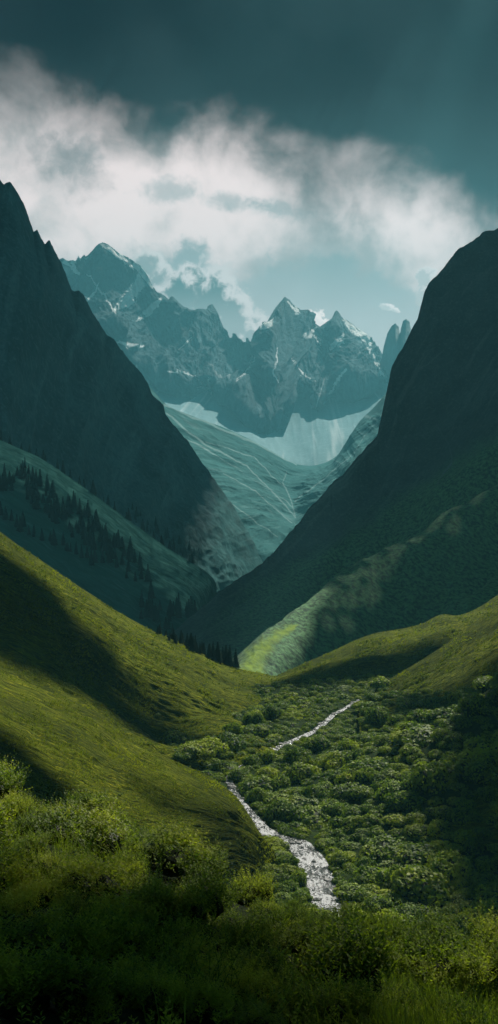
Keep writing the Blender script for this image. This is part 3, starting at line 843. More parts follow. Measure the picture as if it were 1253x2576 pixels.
if rest:
    VV, FF, LL, k = [], [], [], 0
    for i, (x, y, z, r, px, py, ti) in enumerate(rest):
        me = bush_meshes[i % 8]
        V, F, leaf = make_bush_mesh(200 + i % 4, 6, 900, 0.7, 0.11) if i < 4 else cache[i % 4]
        if i < 4:
            if i == 0: cache = {}
            cache[i] = (V, F, leaf)
        a = random.random() * 6.28
        w = np.stack([V[:, 0] * math.cos(a) - V[:, 1] * math.sin(a), V[:, 0] * math.sin(a) + V[:, 1] * math.cos(a), V[:, 2]], -1) * r + np.array([x, y, z - .25 * r])
        VV.append(w); FF.append(F + k); LL.append(leaf); k += len(V)
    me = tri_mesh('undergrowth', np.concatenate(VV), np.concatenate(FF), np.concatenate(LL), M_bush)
    o = bpy.data.objects.new('undergrowth', me); C.objects.link(o)
    tag(o, 'mass of smaller far bushes filling in the valley thicket', 'undergrowth', kind='stuff')


for (px, py, rr, lab) in [(183, 1530, 2.0, 'lone dark shrub below the crest of the left hill'), (110, 1462, 1.3, 'tiny dark shrub high on the left hill'), (170, 1425, 1.2, 'dark scrub clump just under the left hill crest'),
                          (395, 1800, 1.8, 'small shrub at the edge of the dark hollow'), (520, 1735, 1.3, 'small shrub on the lit slope above the stream bend'), (455, 2090, 1.2, 'low shrub on the tip of the near left spur'), (300, 2000, 0.9, 'tiny shrub on the near left spur')]:
    h = hit(px, py, [I_LH, I_NL])
    if h: add_bush(h[0].x, h[0].y, h[0].z - .2 * rr, rr, lab, None, squash=.7)


# conifers
def conifer(seed, layers=13, per=46):
    r = np.random.default_rng(seed)
    cs, V, F, leaf, k = [], [], [], [], 0
    for L in range(layers):
        t = L / (layers - 1); zc = 0.10 + 0.88 * t; rad = 0.19 * (1 - t) ** 0.8 * (0.85 + .3 * r.random()) + 0.012
        for j in range(max(6, int(per * (1 - t * .7)))):
            a = r.random() * 6.28; rr = rad * (0.7 + .5 * r.random()); dz = -0.055 * (1 - t) - 0.02 - 0.02 * r.random(); w = 0.034 + 0.03 * (1 - t)
            c, s_ = math.cos(a), math.sin(a)
            z0 = zc + 0.02 * r.random()
            V += [(0.01 * c, 0.01 * s_, z0 + .02), (c * rr * .6 - s_ * w, s_ * rr * .6 + c * w, z0 + dz * .45), (c * rr, s_ * rr, z0 + dz), (c * rr * .6 + s_ * w, s_ * rr * .6 - c * w, z0 + dz * .45)]
            F.append((k, k + 1, k + 2, k + 3)); k += 4; leaf += [r.random()] * 4
    return tri_mesh('crown', np.array(V), np.array(F), np.array(leaf), M_conif)


cr = [conifer(40 + i, 13 + i % 3 * 2) for i in range(5)]


def trunk_mesh():
    V, F = [], []
    for j, (z, r) in enumerate([(-0.12, .02), (0.1, .016), (.5, .01), (.97, .002)]):
        for a in range(6): V.append((r * math.cos(a * 1.047), r * math.sin(a * 1.047), z))
    for j in range(3):
        for a in range(6): F.append((j * 6 + a, j * 6 + (a + 1) % 6, j * 6 + 6 + (a + 1) % 6, j * 6 + 6 + a))
    return tri_mesh('trunk', np.array(V), np.array(F), np.zeros(len(V)), M_bark)


tr = trunk_mesh()


def add_conifer(p, h, label, group):
    e = bpy.data.objects.new('pine_tree', None); C.objects.link(e); e.location = p; e.rotation_euler = (0, 0, random.random() * 6.28)
    w = random.uniform(.95, 1.5); e.scale = (h * w, h * w, h)
    tag(e, label, 'tree', group)
    for nm, me in (('crown', random.choice(cr)), ('trunk', tr)):
        o = bpy.data.objects.new(nm, me); C.objects.link(o); o.parent = e


def tree_row(line, n, hpx, spread, only, label, group):
    q = resample([(a, b, 0) for a, b in line], 200, smooth=False)
    for i in range(n):
        a, b, _ = q[int((i + random.random()) / n * 199)]
        a += random.uniform(-1, 1) * spread * .6; b += random.uniform(-1, 1) * spread
        h = hit(a, b, only)
        if h is None: continue
        add_conifer(h[0], hpx * random.uniform(.6, 1.3) / FL * h[0].y, label, group)


# dark row on the left hill's crest
CR = [(395, 1592), (430, 1612), (470, 1632), (510, 1652), (550, 1668), (592, 1688)]
cl = resample([(a, b, 0) for a, b in CR], 100, smooth=False)
for i in range(44):
    t = (i + random.random()) / 44; a, b, _ = cl[int(t * 99)]
    q = P(a, b, np.interp(a, [395, 592], [594, 626])); q = np.array(q) + np.array([random.uniform(-1.5, 1.5), random.uniform(-6, 9), 0])
    g = drop(q[0], q[1], [I_LH])
    if g is None: continue
    hpx = 22 + 24 * t
    add_conifer(g[0], hpx * random.uniform(.7, 1.25) / FL * q[1], 'dark conifer in the dense row along the sunlit hill crest', 'conifers on the left hill crest')
FG_ = 'conifers in haze on the middle hill'
tree_row([(0, 1200), (60, 1215), (150, 1290), (230, 1345), (300, 1395), (360, 1445)], 125, 36, 36, [I_MH], 'hazy conifer in the broad forest band down the middle hill', FG_)
tree_row([(0, 1300), (60, 1335), (130, 1365), (200, 1400), (260, 1425)], 26, 32, 9, [I_MH], 'hazy conifer in the lower thin row on the middle hill', FG_)
tree_row([(345, 1545), (400, 1545), (450, 1555), (500, 1555)], 30, 38, 20, [I_MH], 'hazy conifer in the clump at the foot of the middle hill', FG_)
tree_row([(375, 1500), (385, 1505)], 2, 62, 4, [I_MH], 'tall hazy conifer standing above the clump at the hill foot', FG_)
tree_row([(400, 1580), (440, 1590)], 4, 30, 6, [I_MH], 'hazy conifer in the clump at the foot of the middle hill', FG_)
0 and tree_row([(505, 1140), (530, 1190), (532, 1250), (520, 1320), (508, 1400), (505, 1450)], 38, 15, 9, [I_LM], 'small hazy conifer on the far rim of the left mountain', 'conifers on the rim of the left mountain')
tree_row([(330, 1290), (400, 1345), (460, 1385), (500, 1410)], 24, 22, 14, [I_LM], 'small hazy conifer at the foot of the left mountain', 'conifers at the foot of the left mountain')
# trees just behind the middle hill's crest
q0 = resample([(a, b, d) for a, b, d in H0], 400)
for i in range(30):
    a, b, d = q0[int(40 + (i + random.random()) / 30 * 290)]
    w = P(a, b, d); y = w[1] + random.uniform(5, 70); x = w[0] * y / w[1]
    g = drop(x, y, [I_MH])
    if g is None: continue
    add_conifer(g[0], random.uniform(22, 40) / FL * y, 'hazy conifer behind the crest of the middle hill', 'conifers behind the middle hill crest')


# ------------------------------------------------------------------ foreground vegetation
M_fgleaf = mat_leaf('fore_leaf', (0.03, 0.07, 0.008), (0.20, 0.26, 0.022), (0.52, 0.52, 0.055), sc=0.35, tf=0.5, obj_rand=0.2)
M_fggrass = mat_leaf('fore_grass', (0.06, 0.09, 0.012), (0.14, 0.19, 0.02), (0.25, 0.30, 0.04), sc=0.3, tf=0.45, obj_rand=0.2)
fgb = TERR[I_FG][1]


def fg_ground(px, py):
    r = fgb.ray_cast(Vector((0, 0, 0)), Vector(ray(px, py)).normalized())
    return r


def sprig(base, up, height, nleaf, lsize, bend):
    """stem with alternating leaves; returns V,F,leaf"""
    t = np.linspace(0, 1, nleaf + 1)[1:]
    ax = up + bend
    cen_ = base + np.outer(t, up * height) + np.outer(t ** 2, bend * height)
    a = np.arange(nleaf) * 2.4 + rng.random() * 6
    out_ = np.stack([np.cos(a), np.sin(a), 0.6 + 0 * a], -1); out_ /= np.linalg.norm(out_, axis=1, keepdims=True)
    L = lsize * (1.15 - 0.6 * t)[:, None] * (0.7 + .6 * rng.random((nleaf, 1)))
    side = np.cross(out_, np.array([0, 0, 1.0])) + 0.4 * rng.standard_normal((nleaf, 3)); side /= np.linalg.norm(side, axis=1, keepdims=True)
    V = np.stack([cen_, cen_ + out_ * L * .5 - side * L * .22, cen_ + out_ * L, cen_ + out_ * L * .5 + side * L * .22], 1).reshape(-1, 3)
    F = np.arange(4 * nleaf).reshape(-1, 4)
    # stem as thin strip
    ts = np.linspace(0, 1, 5); sc_ = base + np.outer(ts, up * height) + np.outer(ts ** 2, bend * height)
    w = 0.006 * (1 - ts * .7)[:, None] * np.array([[1, 0, 0]]) * (height)
    S = np.stack([sc_ - w, sc_ + w], 1).reshape(-1, 3)
    SF = np.array([[2 * i, 2 * i + 1, 2 * i + 3, 2 * i + 2] for i in range(4)]) + len(V)
    return np.concatenate([V, S]), np.concatenate([F, SF]), np.concatenate([np.repeat(rng.random(nleaf), 4), np.full(10, .1)])


def shrub_mesh(seed, nsp=190, leaves=10, ls=0.07):
    """leafy mound: short leafy shoots growing out of a few dark inner lobes"""
    r = np.random.default_rng(seed)
    lob = [np.array([0, 0, .3, .55])] + [np.array([math.cos(a) * q, math.sin(a) * q, .1 + .35 * r.random(), .26 + .2 * r.random()]) for a, q in zip(r.random(7) * 6.28, .3 + .4 * r.random(7))]
    VV, FF, LL, k = [], [], [], 0
    for i in range(nsp):
        L = lob[int(r.random() ** 1.3 * len(lob))]
        v = r.normal(0, 1, 3); v[2] = abs(v[2]) * .9; v /= np.linalg.norm(v)
        b = L[:3] + v * L[3] * (.5 + .35 * r.random())
        if b[2] < 0: continue
        up = v * .55 + np.array([0, 0, .75]) + r.normal(0, .18, 3); h = .16 + .26 * r.random() ** 1.5
        V, F, l = sprig(b, up, h, leaves, ls, np.array([r.normal(0, .2), r.normal(0, .2), -.1]))
        l = np.clip(l * .5 + .5 * r.random(), 0, 1)
        VV.append(V); FF.append(F + k); LL.append(l); k += len(V)
    for L in lob:
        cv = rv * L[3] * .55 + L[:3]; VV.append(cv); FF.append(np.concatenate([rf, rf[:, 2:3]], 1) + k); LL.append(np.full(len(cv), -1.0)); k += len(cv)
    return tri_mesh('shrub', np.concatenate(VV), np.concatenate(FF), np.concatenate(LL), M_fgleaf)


shr = [shrub_mesh(70 + i, 460 + 30 * (i % 3), 9 + i % 3, (0.075, 0.095, 0.085)[i % 3]) for i in range(7)]
edge0 = resample([(a, b, d) for a, b, d in G0], 300)


def fg_shrub(px, py, r, lab):
    h = fg_ground(px, py)
    if h[0] is None: return None
    o = bpy.data.objects.new('shrub', random.choice(shr)); C.objects.link(o)
    o.location = h[0] - Vector((0, 0, .1 * r)); o.rotation_euler = (random.uniform(-.15, .15), random.uniform(-.15, .15), random.random() * 6.28)
    o.scale = (r, r, r * random.uniform(.8, 1.25))
    return tag(o, lab, 'shrub', 'leafy shrubs on the near slope')


sp_ = []
for i in range(4000):
    px = random.uniform(-30, 1290); top = np.interp(px, edge0[:, 0], edge0[:, 1]); t = random.random() ** 1.3
    py = top + 6 + (2590 - top) * t
    if px > 930 and t < .5 and random.random() < .8: continue
    if px < 560 and t > .45 and random.random() < .5: continue
    h = fg_ground(px, py)
    if h[0] is None: continue
    d = h[0].y; r = random.uniform(.9, 2.7) * (0.4 + d / 70)
    if t < .3 and 640 < px < 920: r *= .5
    rp = r * FL / d
    if any(math.hypot(px - a, (py - b) * 1.8) < (rp + c) * .47 for a, b, c in sp_): continue
    sp_.append((px, py, rp))
    if len(sp_) > 290: break
    if t < .22 and px < 500: lab = 'sunlit leafy shrub on the left crest of the near slope'
    elif t < .22: lab = 'sunlit leafy shrub on the crest above the stream end'
    elif px < 560: lab = 'dark shrub in the deep shade at the lower left'
    elif px < 860: lab = 'leafy shrub low on the near slope at bottom centre'
    else: lab = 'leafy shrub among tall grass on the right of the near slope'
    fg_shrub(px, py, r, lab)
print('fg shrubs', len(sp_))

VV, FF, LL, k = [], [], [], 0
cnt = 0
edge = resample([(a, b, d) for a, b, d in G0], 300)
for i in range(900):
    px = random.uniform(-60, 1310)
    top = np.interp(px, edge[:, 0], edge[:, 1])
    t = random.random() ** 1.25
    py = top + 2 + (2640 - top) * t
    if px > 850 and random.random() < 0.5 and t < .6: continue
    r = fg_ground(px, py)
    if r[0] is None: continue
    b = np.array(r[0]); d = b[1]
    clump = float(fbm(b[0] / 4.5, b[1] / 5.5, 5.0, 3))
    if clump < -0.12 and random.random() < .8: continue
    if px < 680 and t > .38 and random.random() < .5: continue
    hgt = (0.5 + 0.5 * random.random() + 2.6 * max(0, clump)) * (0.55 + d / 75)
    n_ = 9 if d < 30 else 6
    for _ in range(5):
        off = np.array([random.gauss(0, .28), random.gauss(0, .28), 0])
        V, F, l = sprig(b + off - np.array([0, 0, .05]), np.array([random.gauss(0, .3), random.gauss(0, .3), .9]), hgt * random.uniform(.6, 1.15), int(14 + hgt * 10), 0.12, np.array([random.gauss(0, .22), random.gauss(-.05, .22), -.05]))
        VV.append(V); FF.append(F + k); LL.append(l); k += len(V)
o = mesh_np('undergrowth', np.concatenate(VV), np.concatenate(FF), M_fgleaf, False, {'leaf': np.concatenate(LL)})
tag(o, 'dense leafy undergrowth covering the dark foreground slope', 'undergrowth', kind='stuff')

# tall grass
B = []
for i in range(9000):
    px = random.uniform(-60, 1310)
    top = np.interp(px, edge[:, 0], edge[:, 1])
    t = random.random() ** 1.6
    py = top + 2 + (2640 - top) * t
    keep = 0.4 if px > 900 else (0.05 if px < 450 else 0.02)
    if random.random() > keep or (px < 700 and t > .4 and random.random() < .8): continue
    r = fg_ground(px, py)
    if r[0] is None: continue
    if float(fbm(r[0].x / 2.5, r[0].y / 4, 8.0, 3)) < random.uniform(-.3, .15): continue
    B.append(list(r[0]))
B = np.repeat(np.array(B), 16, axis=0); n_ = len(B)
B = B + np.stack([rng.normal(0, .25, n_), rng.normal(0, .25, n_), np.full(n_, -.05)], -1)
hh = (0.5 + 0.75 * rng.random(n_)) * (0.5 + B[:, 1] / 80)
lean = np.stack([rng.normal(-.10, .22, n_), rng.normal(0, .2, n_), np.zeros(n_)], -1)
wa = rng.random(n_) * 6.28; wd = np.stack([np.cos(wa), np.sin(wa), 0 * wa], -1) * (0.012 + 0.012 * rng.random((n_, 1)))
mid = B + lean * hh[:, None] * .4 + np.stack([0 * hh, 0 * hh, hh * .6], -1)
tip = B + lean * hh[:, None] * 1.3 + np.stack([0 * hh, 0 * hh, hh], -1)
V = np.stack([B - wd, B + wd, mid + wd * .8, mid - wd * .8, tip], 1).reshape(-1, 3)
i5 = np.arange(n_)[:, None] * 5
F1_ = np.concatenate([i5 + np.array([[0, 1, 2]]), i5 + np.array([[0, 2, 3]]), i5 + np.array([[3, 2, 4]])])
o = mesh_np('grass', V, F1_, M_fggrass, False, {'leaf': np.repeat(rng.random(n_), 5)})
tag(o, 'tall grass blades on the near slope catching light on their tips', 'grass', kind='stuff')

# hill grass tufts: coarse clumps on the lit hills
M_tuft = mat_leaf('hill_tuft', (0.04, 0.06, 0.004), (0.16, 0.20, 0.009), (0.40, 0.42, 0.02), sc=0.05, tf=0.35, obj_rand=0.0)
TB, TS = [], []
for i in range(64000):
    z = random.random()
    if z < .68: px, py = random.uniform(-10, 790), random.uniform(1330, 2180); on = [I_LH, I_NL]
    else: px, py = random.uniform(680, 1270), random.uniform(1500, 2010); on = [I_C, I_D, I_E]
    h = hit(px, py, on)
    if h is None: continue
    if float(fbm(h[0].x / 7, h[0].y / 12, 3.0, 3)) < random.uniform(-.25, .25): continue
    TB.append(list(h[0])); TS.append(h[0].y)
TB = np.array(TB); n_ = len(TB); TS = np.array(TS) / 500
K_ = 3
B = np.repeat(TB, K_, 0) + rng.normal(0, .35, (n_ * K_, 3)) * np.array([1, 1, 0]); s_ = np.repeat(TS, K_)
n2 = len(B); hh = (0.35 + .55 * rng.random(n2)) * s_
wa = rng.random(n2) * 3.14; wd = np.stack([np.cos(wa), np.sin(wa), 0 * wa], -1) * (0.22 * s_)[:, None]
tip = B + np.stack([0.5 * hh + rng.normal(0, .15, n2), rng.normal(-.3, .2, n2), hh], -1)
V = np.stack([B - wd - [0, 0, .15], B + wd - [0, 0, .15], tip], 1).reshape(-1, 3)
o = mesh_np('grass', V, np.arange(3 * n2).reshape(-1, 3), M_tuft, False, {'leaf': np.repeat(rng.random(n2), 3)})
tag(o, 'tufts of yellow green grass over the sunlit hills', 'grass', kind='stuff')

# ------------------------------------------------------------------ haze
SUN_AZ, SUN_EL = 24.0, 46.0       # azimuth to the right of straight ahead
M_haze, n, out = new_mat('haze')
v = n.node('ShaderNodeVolumePrincipled')
v.inputs['Color'].default_value = (0.26, 0.79, 0.94, 1); v.inputs['Density'].default_value = 0.62e-4; v.inputs['Anisotropy'].default_value = 0.0
n.l.new(v.outputs[0], out.inputs['Volume'])
x0, x1, y0, y1, z0, z1 = -9000, 9000, -1500, 14100, -622, 2560
bv = np.array([[x, y, z] for z in (z0, z1) for y in (y0, y1) for x in (x0, x1)], float)
hz = mesh_np('haze', bv, np.array([[0, 2, 3, 1], [4, 5, 7, 6], [0, 1, 5, 4], [2, 6, 7, 3], [0, 4, 6, 2], [1, 3, 7, 5]]), M_haze, False)
tag(hz, 'teal haze filling the valley', 'haze', kind='stuff')

# ------------------------------------------------------------------ unseen decks added above the frame to shape sun and shade
M_blocker, n, out = new_mat('sun_blocker'); surf(n, out, (0.55, 0.6, 0.62), 1.0, spec=0.0)
sdir = np.array([math.sin(R(SUN_AZ)) * math.cos(R(SUN_EL)), math.cos(R(SUN_AZ)) * math.cos(R(SUN_EL)), math.sin(R(SUN_EL))])
CZ = 8200.0


def blocker_deck(height, x0, x1, y0, y1, step_, cover, label, thick, thin):
    """an added, unseen sun-blocking deck at the given height; cover(x, y) > 0 says which ground it keeps the sun from"""
    gx = np.arange(x0, x1, step_); gy = np.arange(y0, y1, step_)
    X_, Y_ = np.meshgrid(gx, gy)
    c = cover(X_, Y_)
    lump = 0.6 + 0.8 * np.abs(fbm(X_ / (step_ * 9), Y_ / (step_ * 9), 3.0, 4))
    t = np.sqrt(np.clip(c, 0, 1)) * thick * lump
    off = sdir / sdir[2] * height
    k1, k2 = sdir[0] / sdir[2], sdir[1] / sdir[2]                         # the lumps lean along the sun's slant, so gaps stay open to it
    T = np.stack([X_ + off[0] + k1 * t, Y_ + off[1] + k2 * t, height + t], -1); Bm = np.stack([X_ + off[0] - k1 * .3 * t, Y_ + off[1] - k2 * .3 * t, height - t * .3], -1)
    ok = (c > 0); okf = ok[:-1, :-1] & ok[1:, :-1] & ok[1:, 1:] & ok[:-1, 1:]
    ii, jj = np.indices(okf.shape)
    okf &= (ii * 0.7548776662 + jj * 0.5698402910) % 1.0 > thin(X_, Y_)[:-1, :-1]                 # faces left out so a set share of sun gets through
    idx = np.arange(X_.size).reshape(X_.shape)
    f = np.stack([idx[:-1, :-1], idx[:-1, 1:], idx[1:, 1:], idx[1:, :-1]], -1)[okf]
    V = np.concatenate([T.reshape(-1, 3), Bm.reshape(-1, 3)]); F = np.concatenate([f, f[:, ::-1] + X_.size])
    o = mesh_np('sun_blocker', V, F, M_blocker, True)
    return tag(o, label, 'sun_blocker', kind='stuff')


def sseg(x, y, ax, ay, bx, by):
    t = np.clip(((x - ax) * (bx - ax) + (y - ay) * (by - ay)) / ((bx - ax) ** 2 + (by - ay) ** 2), 0, 1)
    return np.hypot(x - ax - t * (bx - ax), y - ay - t * (by - ay))


def near_cover(x, y):  # hand-placed openings and shade patches of the unseen low deck
    """x, y: where the sun ray through the deck meets height 0"""
    sh = np.clip(y, 0, 400) / 400; x = x + 12.7 * sh; y = y + 28.5 * sh
    w = fbm(x / 90, y / 90, 2.0, 4)
    lit = np.minimum((960 - y) / 40 + w * .8, 3)                          # open over the near hills
    lit = np.minimum(lit, (x + 210) / 50)
    lit = np.minimum(lit, (170 + 0.14 * y - x) / 40 + w * .5)
    lit = np.minimum(lit, (y + 1.1 * x - 63) / 8 + fbm(x / 9, y / 9, 4.0, 3) * 1.6)                       # the foot of the near slope lies in shade
    lit = np.minimum(lit, (np.hypot((x - 152) / 42, (y - 455) / 110) - 1) * 2 + w * .5)   # shade over the lower right thicket
    lit = np.minimum(lit, (sseg(x, y, -140, 520, -55, 562) - 36) / 12 + w * .5)
    lit = np.minimum(lit, (sseg(x, y, -60, 560, 26, 598) - 24) / 12 + w * .5)           # hollow of the left hill
    lit = np.minimum(lit, (sseg(x, y, -100, 275, -8, 322) - 27) / 12)
    lit = np.minimum(lit, (sseg(x, y, 92, 730, 190, 770) - 26) / 12 + w * .4)            # gully under the far ridge
    lit = np.minimum(lit, (np.minimum(sseg(x, y, 150, 590, 230, 640), sseg(x, y, 150, 450, 175, 620)) - 26) / 12 + w * .4)           # flank of the right hill
    lit = np.minimum(lit, (np.minimum(sseg(x, y, 126, 625, 152, 586), sseg(x, y, 152, 586, 176, 520)) - 19) / 12 + w * .4)
    lit = np.minimum(lit, (sseg(x, y, 16, 402, 60, 456) - 11) / 8)
    lit = np.maximum(lit, (15 - sseg(x, y, 138, 578, 172, 545)) / 9 + w * .3)            # shoulder of the lower right hill
    kn = (30 - sseg(x, y, 84, 1195, 122, 1430)) / 14 + fbm(x / 16, y / 30, 3.0, 2) * .6   # hole cut over the painted pool of sunlight
    lit = np.maximum(lit, kn)
    edge = np.minimum(np.minimum(x + 1700, 1700 - x) / 100, (2600 - y) / 150)
    return np.minimum(-lit, edge)


def near_thin(x, y):
    x = x + 14; y = y + 33
    w = fbm(x / 90, y / 90, 12.0, 3) * 18
    f = lambda d, r: np.exp(-((d + w * (r / 40)) / r) ** 2)
    p = 0.0 * x
    p = p + 0.25 * f(np.minimum(sseg(x, y, 110, 1340, 256, 1551), sseg(x, y, 256, 1551, 430, 1700)), 36)
    p = p + 0.14 * f(sseg(x, y, 150, 1180, 330, 1370), 34) + 0.08 * f(sseg(x, y, 200, 1650, 400, 1850), 30)
    p = p + 0.34 * f(sseg(x, y, -480, 1980, -60, 2220), 85)
    return np.clip((p - .12) * 1.25, 0, .9)


def far_thin(x, y):
    p = 0.55 * sstep(-190, -20, x) * sstep(3450, 3750, y)
    p = p + (0.36 - p) * sstep(4050, 4500, y)
    return np.where(p < .18, 0, p)


def far_cover(x, y):
    w = fbm(x / 700, y / 700, 5.0, 4) * 1.2
    edge = np.minimum((y - 2200) / 200, (5250 - 0.15 * x - y) / 300 + w)
    return np.minimum(edge, np.minimum(x + 3800, 4200 - x) / 400)


blocker_deck(3000, -1700, 1700, -1000, 2600, 8, near_cover, 'unseen low deck added to shade the near valley, cut open for sun', 160, near_thin)
blocker_deck(8200, -3900, 4300, 2100, 6200, 24, far_cover, 'unseen high deck added to shade the flanking mountains', 400, far_thin)

# ------------------------------------------------------------------ sun, world, camera
sun = bpy.data.lights.new('sun', 'SUN'); sun.energy = 5.0; sun.angle = R(0.25); sun.color = (1.0, 0.95, 0.84)
so = bpy.data.objects.new('sun', sun); C.objects.link(so)
so.rotation_euler = Vector(sdir).to_track_quat('Z', 'Y').to_euler()

world = bpy.data.worlds.new('World'); scn.world = world; world.use_nodes = True
world.node_tree.nodes.clear(); n = NT(world.node_tree)
wo = n.node('ShaderNodeOutputWorld'); bg = n.node('ShaderNodeBackground')
sky = n.node('ShaderNodeTexSky', sky_type='NISHITA'); sky.sun_disc = False; sky.sun_elevation = R(SUN_EL); sky.sun_rotation = R(SUN_AZ)
gen = n.node('ShaderNodeTexCoord').outputs['Generated']
sx = n.node('ShaderNodeSeparateXYZ'); n.l.new(gen, sx.inputs[0])
X, Y, Z = sx.outputs
az = n.m('ARCTAN2', X, Y); el = n.m('ARCSINE', Z)
n1 = n.noise(gen, 5.0, 5, 0.5); n2 = n.noise(gen, 13.0, 6, 0.55, 0.3); n3 = n.noise(gen, 34.0, 6, 0.6, 0.2)
c1 = n.sub(n1, 0.5); c2 = n.sub(n2, 0.5); c3 = n.sub(n3, 0.5)
n4 = n.noise(gen, 95.0, 6, 0.62, 0.4); c4 = n.sub(n4, 0.5)


def A(px): return (px - 626.5) / 2762
def E(py): return math.atan((1175 - py) / 2762)


def crv(pts, lo=-0.30, hi=0.30, vlo=0.0, vhi=0.5):
    """piecewise function of azimuth via a float curve"""
    t = n.node('ShaderNodeMapRange'); n.put(t.inputs[0], az); t.inputs[1].default_value = lo; t.inputs[2].default_value = hi
    f = n.node('ShaderNodeFloatCurve'); c = f.mapping.curves[0]
    pp = [((A(a) - lo) / (hi - lo), (E(b) - vlo) / (vhi - vlo)) for a, b in pts]
    c.points[0].location = (0, pp[0][1]); c.points[1].location = (1, pp[-1][1])
    for q in pp: c.points.new(*q)
    f.mapping.update(); n.put(f.inputs['Value'], t.outputs[0])
    return n.add(n.mul(f.outputs[0], vhi - vlo), vlo)


def ell(px, py, rx, ry, rot=0.0, warp=0.35):
    """1 inside a noisy ellipse (given by its direction), 0 outside; returns a signed field"""
    a = n.sub(az, A(px)); e = n.sub(el, E(py))
    c, s = math.cos(rot), math.sin(rot)
    a2 = n.add(n.mul(a, c), n.mul(e, s)); e2 = n.sub(n.mul(e, c), n.mul(a, s))
    d = n.m('SQRT', n.add(n.m('POWER', n.mul(a2, 2762 / rx), 2), n.m('POWER', n.mul(e2, 2762 / ry), 2)))
    d = n.add(d, n.add(n.mul(c2, warp * 1.5), n.add(n.mul(c3, warp * 6.0), n.mul(c4, warp * 4.5))))
    return d


low = (0.40, 0.55, 0.56)
base = n.mix(n.step(el, E(560), E(900)), (0.55, 0.66, 0.66), (1.35, 1.30, 1.30))     # sky behind the peaks, paler towards the horizon
skc = n.mix(1.0, sky.outputs[0], (0.05, 0.075, 0.08), 'MULTIPLY')
base = n.mix(0.12, base, skc)
base = n.mix(n.mul(n.step(n1, 0.42, 0.66), 0.35), base, (0.20, 0.34, 0.35))
# bright bank: between lower and upper boundary
lowb = crv([(-100, 680), (150, 668), (300, 640), (480, 635), (600, 670), (720, 628), (860, 628), (960, 665), (1060, 740), (1150, 770), (1350, 800)])
f_lo = n.step(n.add(n.sub(el, lowb), n.add(n.mul(c2, 0.05), n.add(n.mul(c3, 0.05), n.mul(c4, 0.03)))), -0.016, 0.006)
white = n.mix(n.step(n.add(n.mul(c1, 1.0), n.add(n.mul(c2, 1.0), n.mul(c3, 0.4))), -0.06, 0.34), (1.55, 1.32, 1.30), (0.66, 0.68, 0.68))
white = n.mix(n.mul(n.step(az, A(420), A(-60)), n.mul(n.step(el, E(520), E(260)), 0.65)), white, (0.36, 0.41, 0.42))
cc = n.mix(f_lo, base, white)
# openings in the bank
for (px, py, rx, ry, rot) in [(440, 492, 70, 24, 0.05), (590, 520, 90, 18, -0.15), (700, 535, 80, 20, -0.1)]:
    d = ell(px, py, rx, ry, rot, 0.5)
    cc = n.mix(n.mul(n.step(d, 1.6, 0.2), 0.6), cc, n.mix(n.step(n3, 0.45, 0.62), (0.50, 0.62, 0.64), (1.0, 0.98, 0.98)))
# dark spot
cc = n.mix(n.mul(n.step(ell(185, 420, 120, 90, 0.0, 0.22), 1.2, 0.0), 0.75), cc, (0.17, 0.25, 0.27))


# cumulus heads with sunlit rims and shaded bodies
def cumulus(cc, lobes, body, rim, shade=1.0, wp=0.22):
    d = d2 = None
    for (px, py, rx, ry) in lobes:
        e = ell(px, py, rx, ry, 0.0, wp); e2 = ell(px - .28 * rx, py + .30 * ry, rx, ry, 0.0, wp * 1.2)
        d = e if d is None else n.m('MINIMUM', d, e)
        d2 = e2 if d2 is None else n.m('MINIMUM', d2, e2)
    inside = n.step(d, 1.14, 0.84)
    inner = n.step(n.add(d2, n.mul(c4, 0.9)), 1.14, 0.5)
    return n.mix(inside, cc, n.mix(n.mul(inner, shade), rim, body))


tealb = (0.17, 0.29, 0.30)
cc = cumulus(cc, [(380, 672, 42, 34), (345, 690, 40, 30), (405, 700, 40, 34)], (0.36, 0.46, 0.47), (1.2, 1.15, 1.14), .85)
big = n.mix(n.step(el, E(690), E(840)), (0.16, 0.28, 0.29), (0.60, 0.68, 0.69))
cc = cumulus(cc, [(545, 740, 62, 78), (470, 740, 50, 62), (600, 800, 48, 80), (430, 790, 70, 80), (640, 860, 40, 90), (540, 860, 120, 110)], big, (1.25, 1.18, 1.17), 1.0)
cc = cumulus(cc, [(790, 815, 42, 24), (815, 825, 30, 36)], (1.4, 1.33, 1.32), (1.8, 1.6, 1.55), .6, .5)
cc = cumulus(cc, [(975, 779, 18, 10), (992, 786, 14, 9)], (0.8,0.88,0.88), (1.5, 1.4, 1.4), .8, .5)
cc = cumulus(cc, [(1062, 712, 28, 26), (1070, 745, 22, 40)], (0.8,0.84,0.84), (1.4, 1.3, 1.3), .8, .5)
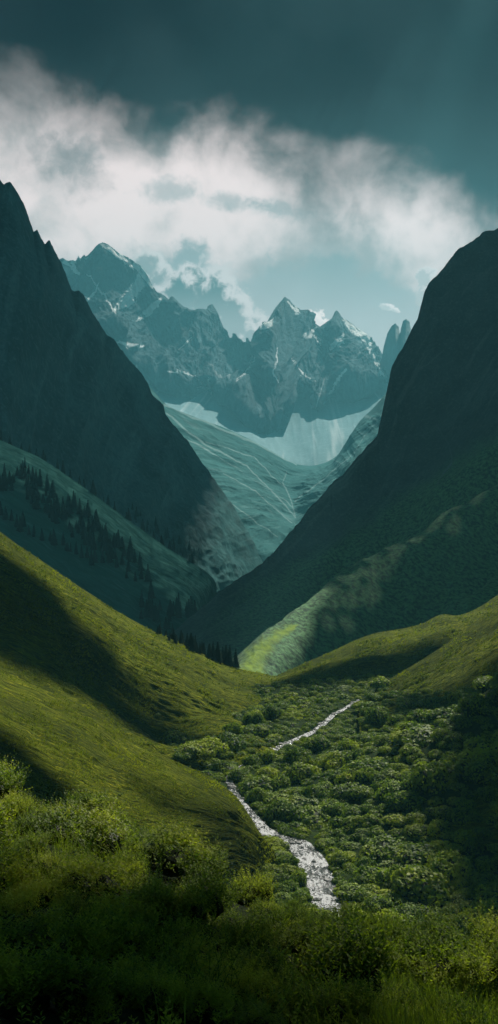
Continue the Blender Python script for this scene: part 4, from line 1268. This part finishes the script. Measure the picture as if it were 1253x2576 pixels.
# upper dark deck
upb = crv([(-100, 255), (0, 262), (110, 262), (200, 305), (330, 350), (500, 330), (620, 375), (760, 455), (860, 470), (960, 455), (1080, 480), (1200, 560), (1350, 640)])
f_up = n.step(n.add(n.sub(el, upb), n.add(n.mul(c1, 0.05), n.add(n.mul(c2, 0.10), n.mul(c3, 0.025)))), -0.045, 0.034)
deck = n.mix(n.step(el, E(520), E(60)), (0.034, 0.040, 0.046), (0.007, 0.008, 0.012))
deck = n.mix(n.mul(n.step(az, A(200), A(-100)), n.mul(n.step(el, E(260), E(60)), .35)), deck, (0.04, 0.07, 0.08))
deck = n.mix(n.mul(n.step(n.add(n1, n.mul(c2, 0.5)), 0.42, 0.7), 0.35), deck, (0.045, 0.075, 0.085))
cc = n.mix(f_up, cc, deck)
# over the shoulders of the view and overhead the storm deck continues
side = n.step(n.m('ABSOLUTE', az), 0.26, 0.6)
cc = n.mix(n.mul(side, 0.9), cc, (0.035, 0.065, 0.075))
cc = n.mix(n.step(el, 0.5, 0.9), cc, (0.022, 0.045, 0.055))
cc = n.mix(n.step(el, -0.02, -0.12), cc, (0.015, 0.022, 0.02))
n.l.new(cc, bg.inputs[0]); bg.inputs[1].default_value = 0.6
n.l.new(bg.outputs[0], wo.inputs[0])

cam = bpy.data.cameras.new('camera'); co = bpy.data.objects.new('camera', cam); C.objects.link(co)
cam.sensor_fit = 'VERTICAL'; cam.sensor_height = 24; cam.lens = 24 * FL / FH
co.rotation_euler = (math.pi / 2 - PITCH, 0, 0); cam.clip_start = 0.5; cam.clip_end = 60000
scn.camera = co
scn.view_settings.view_transform = 'Standard'; scn.view_settings.look = 'None'; scn.view_settings.gamma = 1; scn.view_settings.exposure = 0.6
scn.render.engine = 'CYCLES'
scn.cycles.use_denoising = True
scn.cycles.max_bounces = 5; scn.cycles.diffuse_bounces = 2; scn.cycles.glossy_bounces = 2; scn.cycles.transmission_bounces = 3; scn.cycles.volume_bounces = 1
scn.cycles.use_adaptive_sampling = False
world.cycles.sampling_method = 'AUTOMATIC'
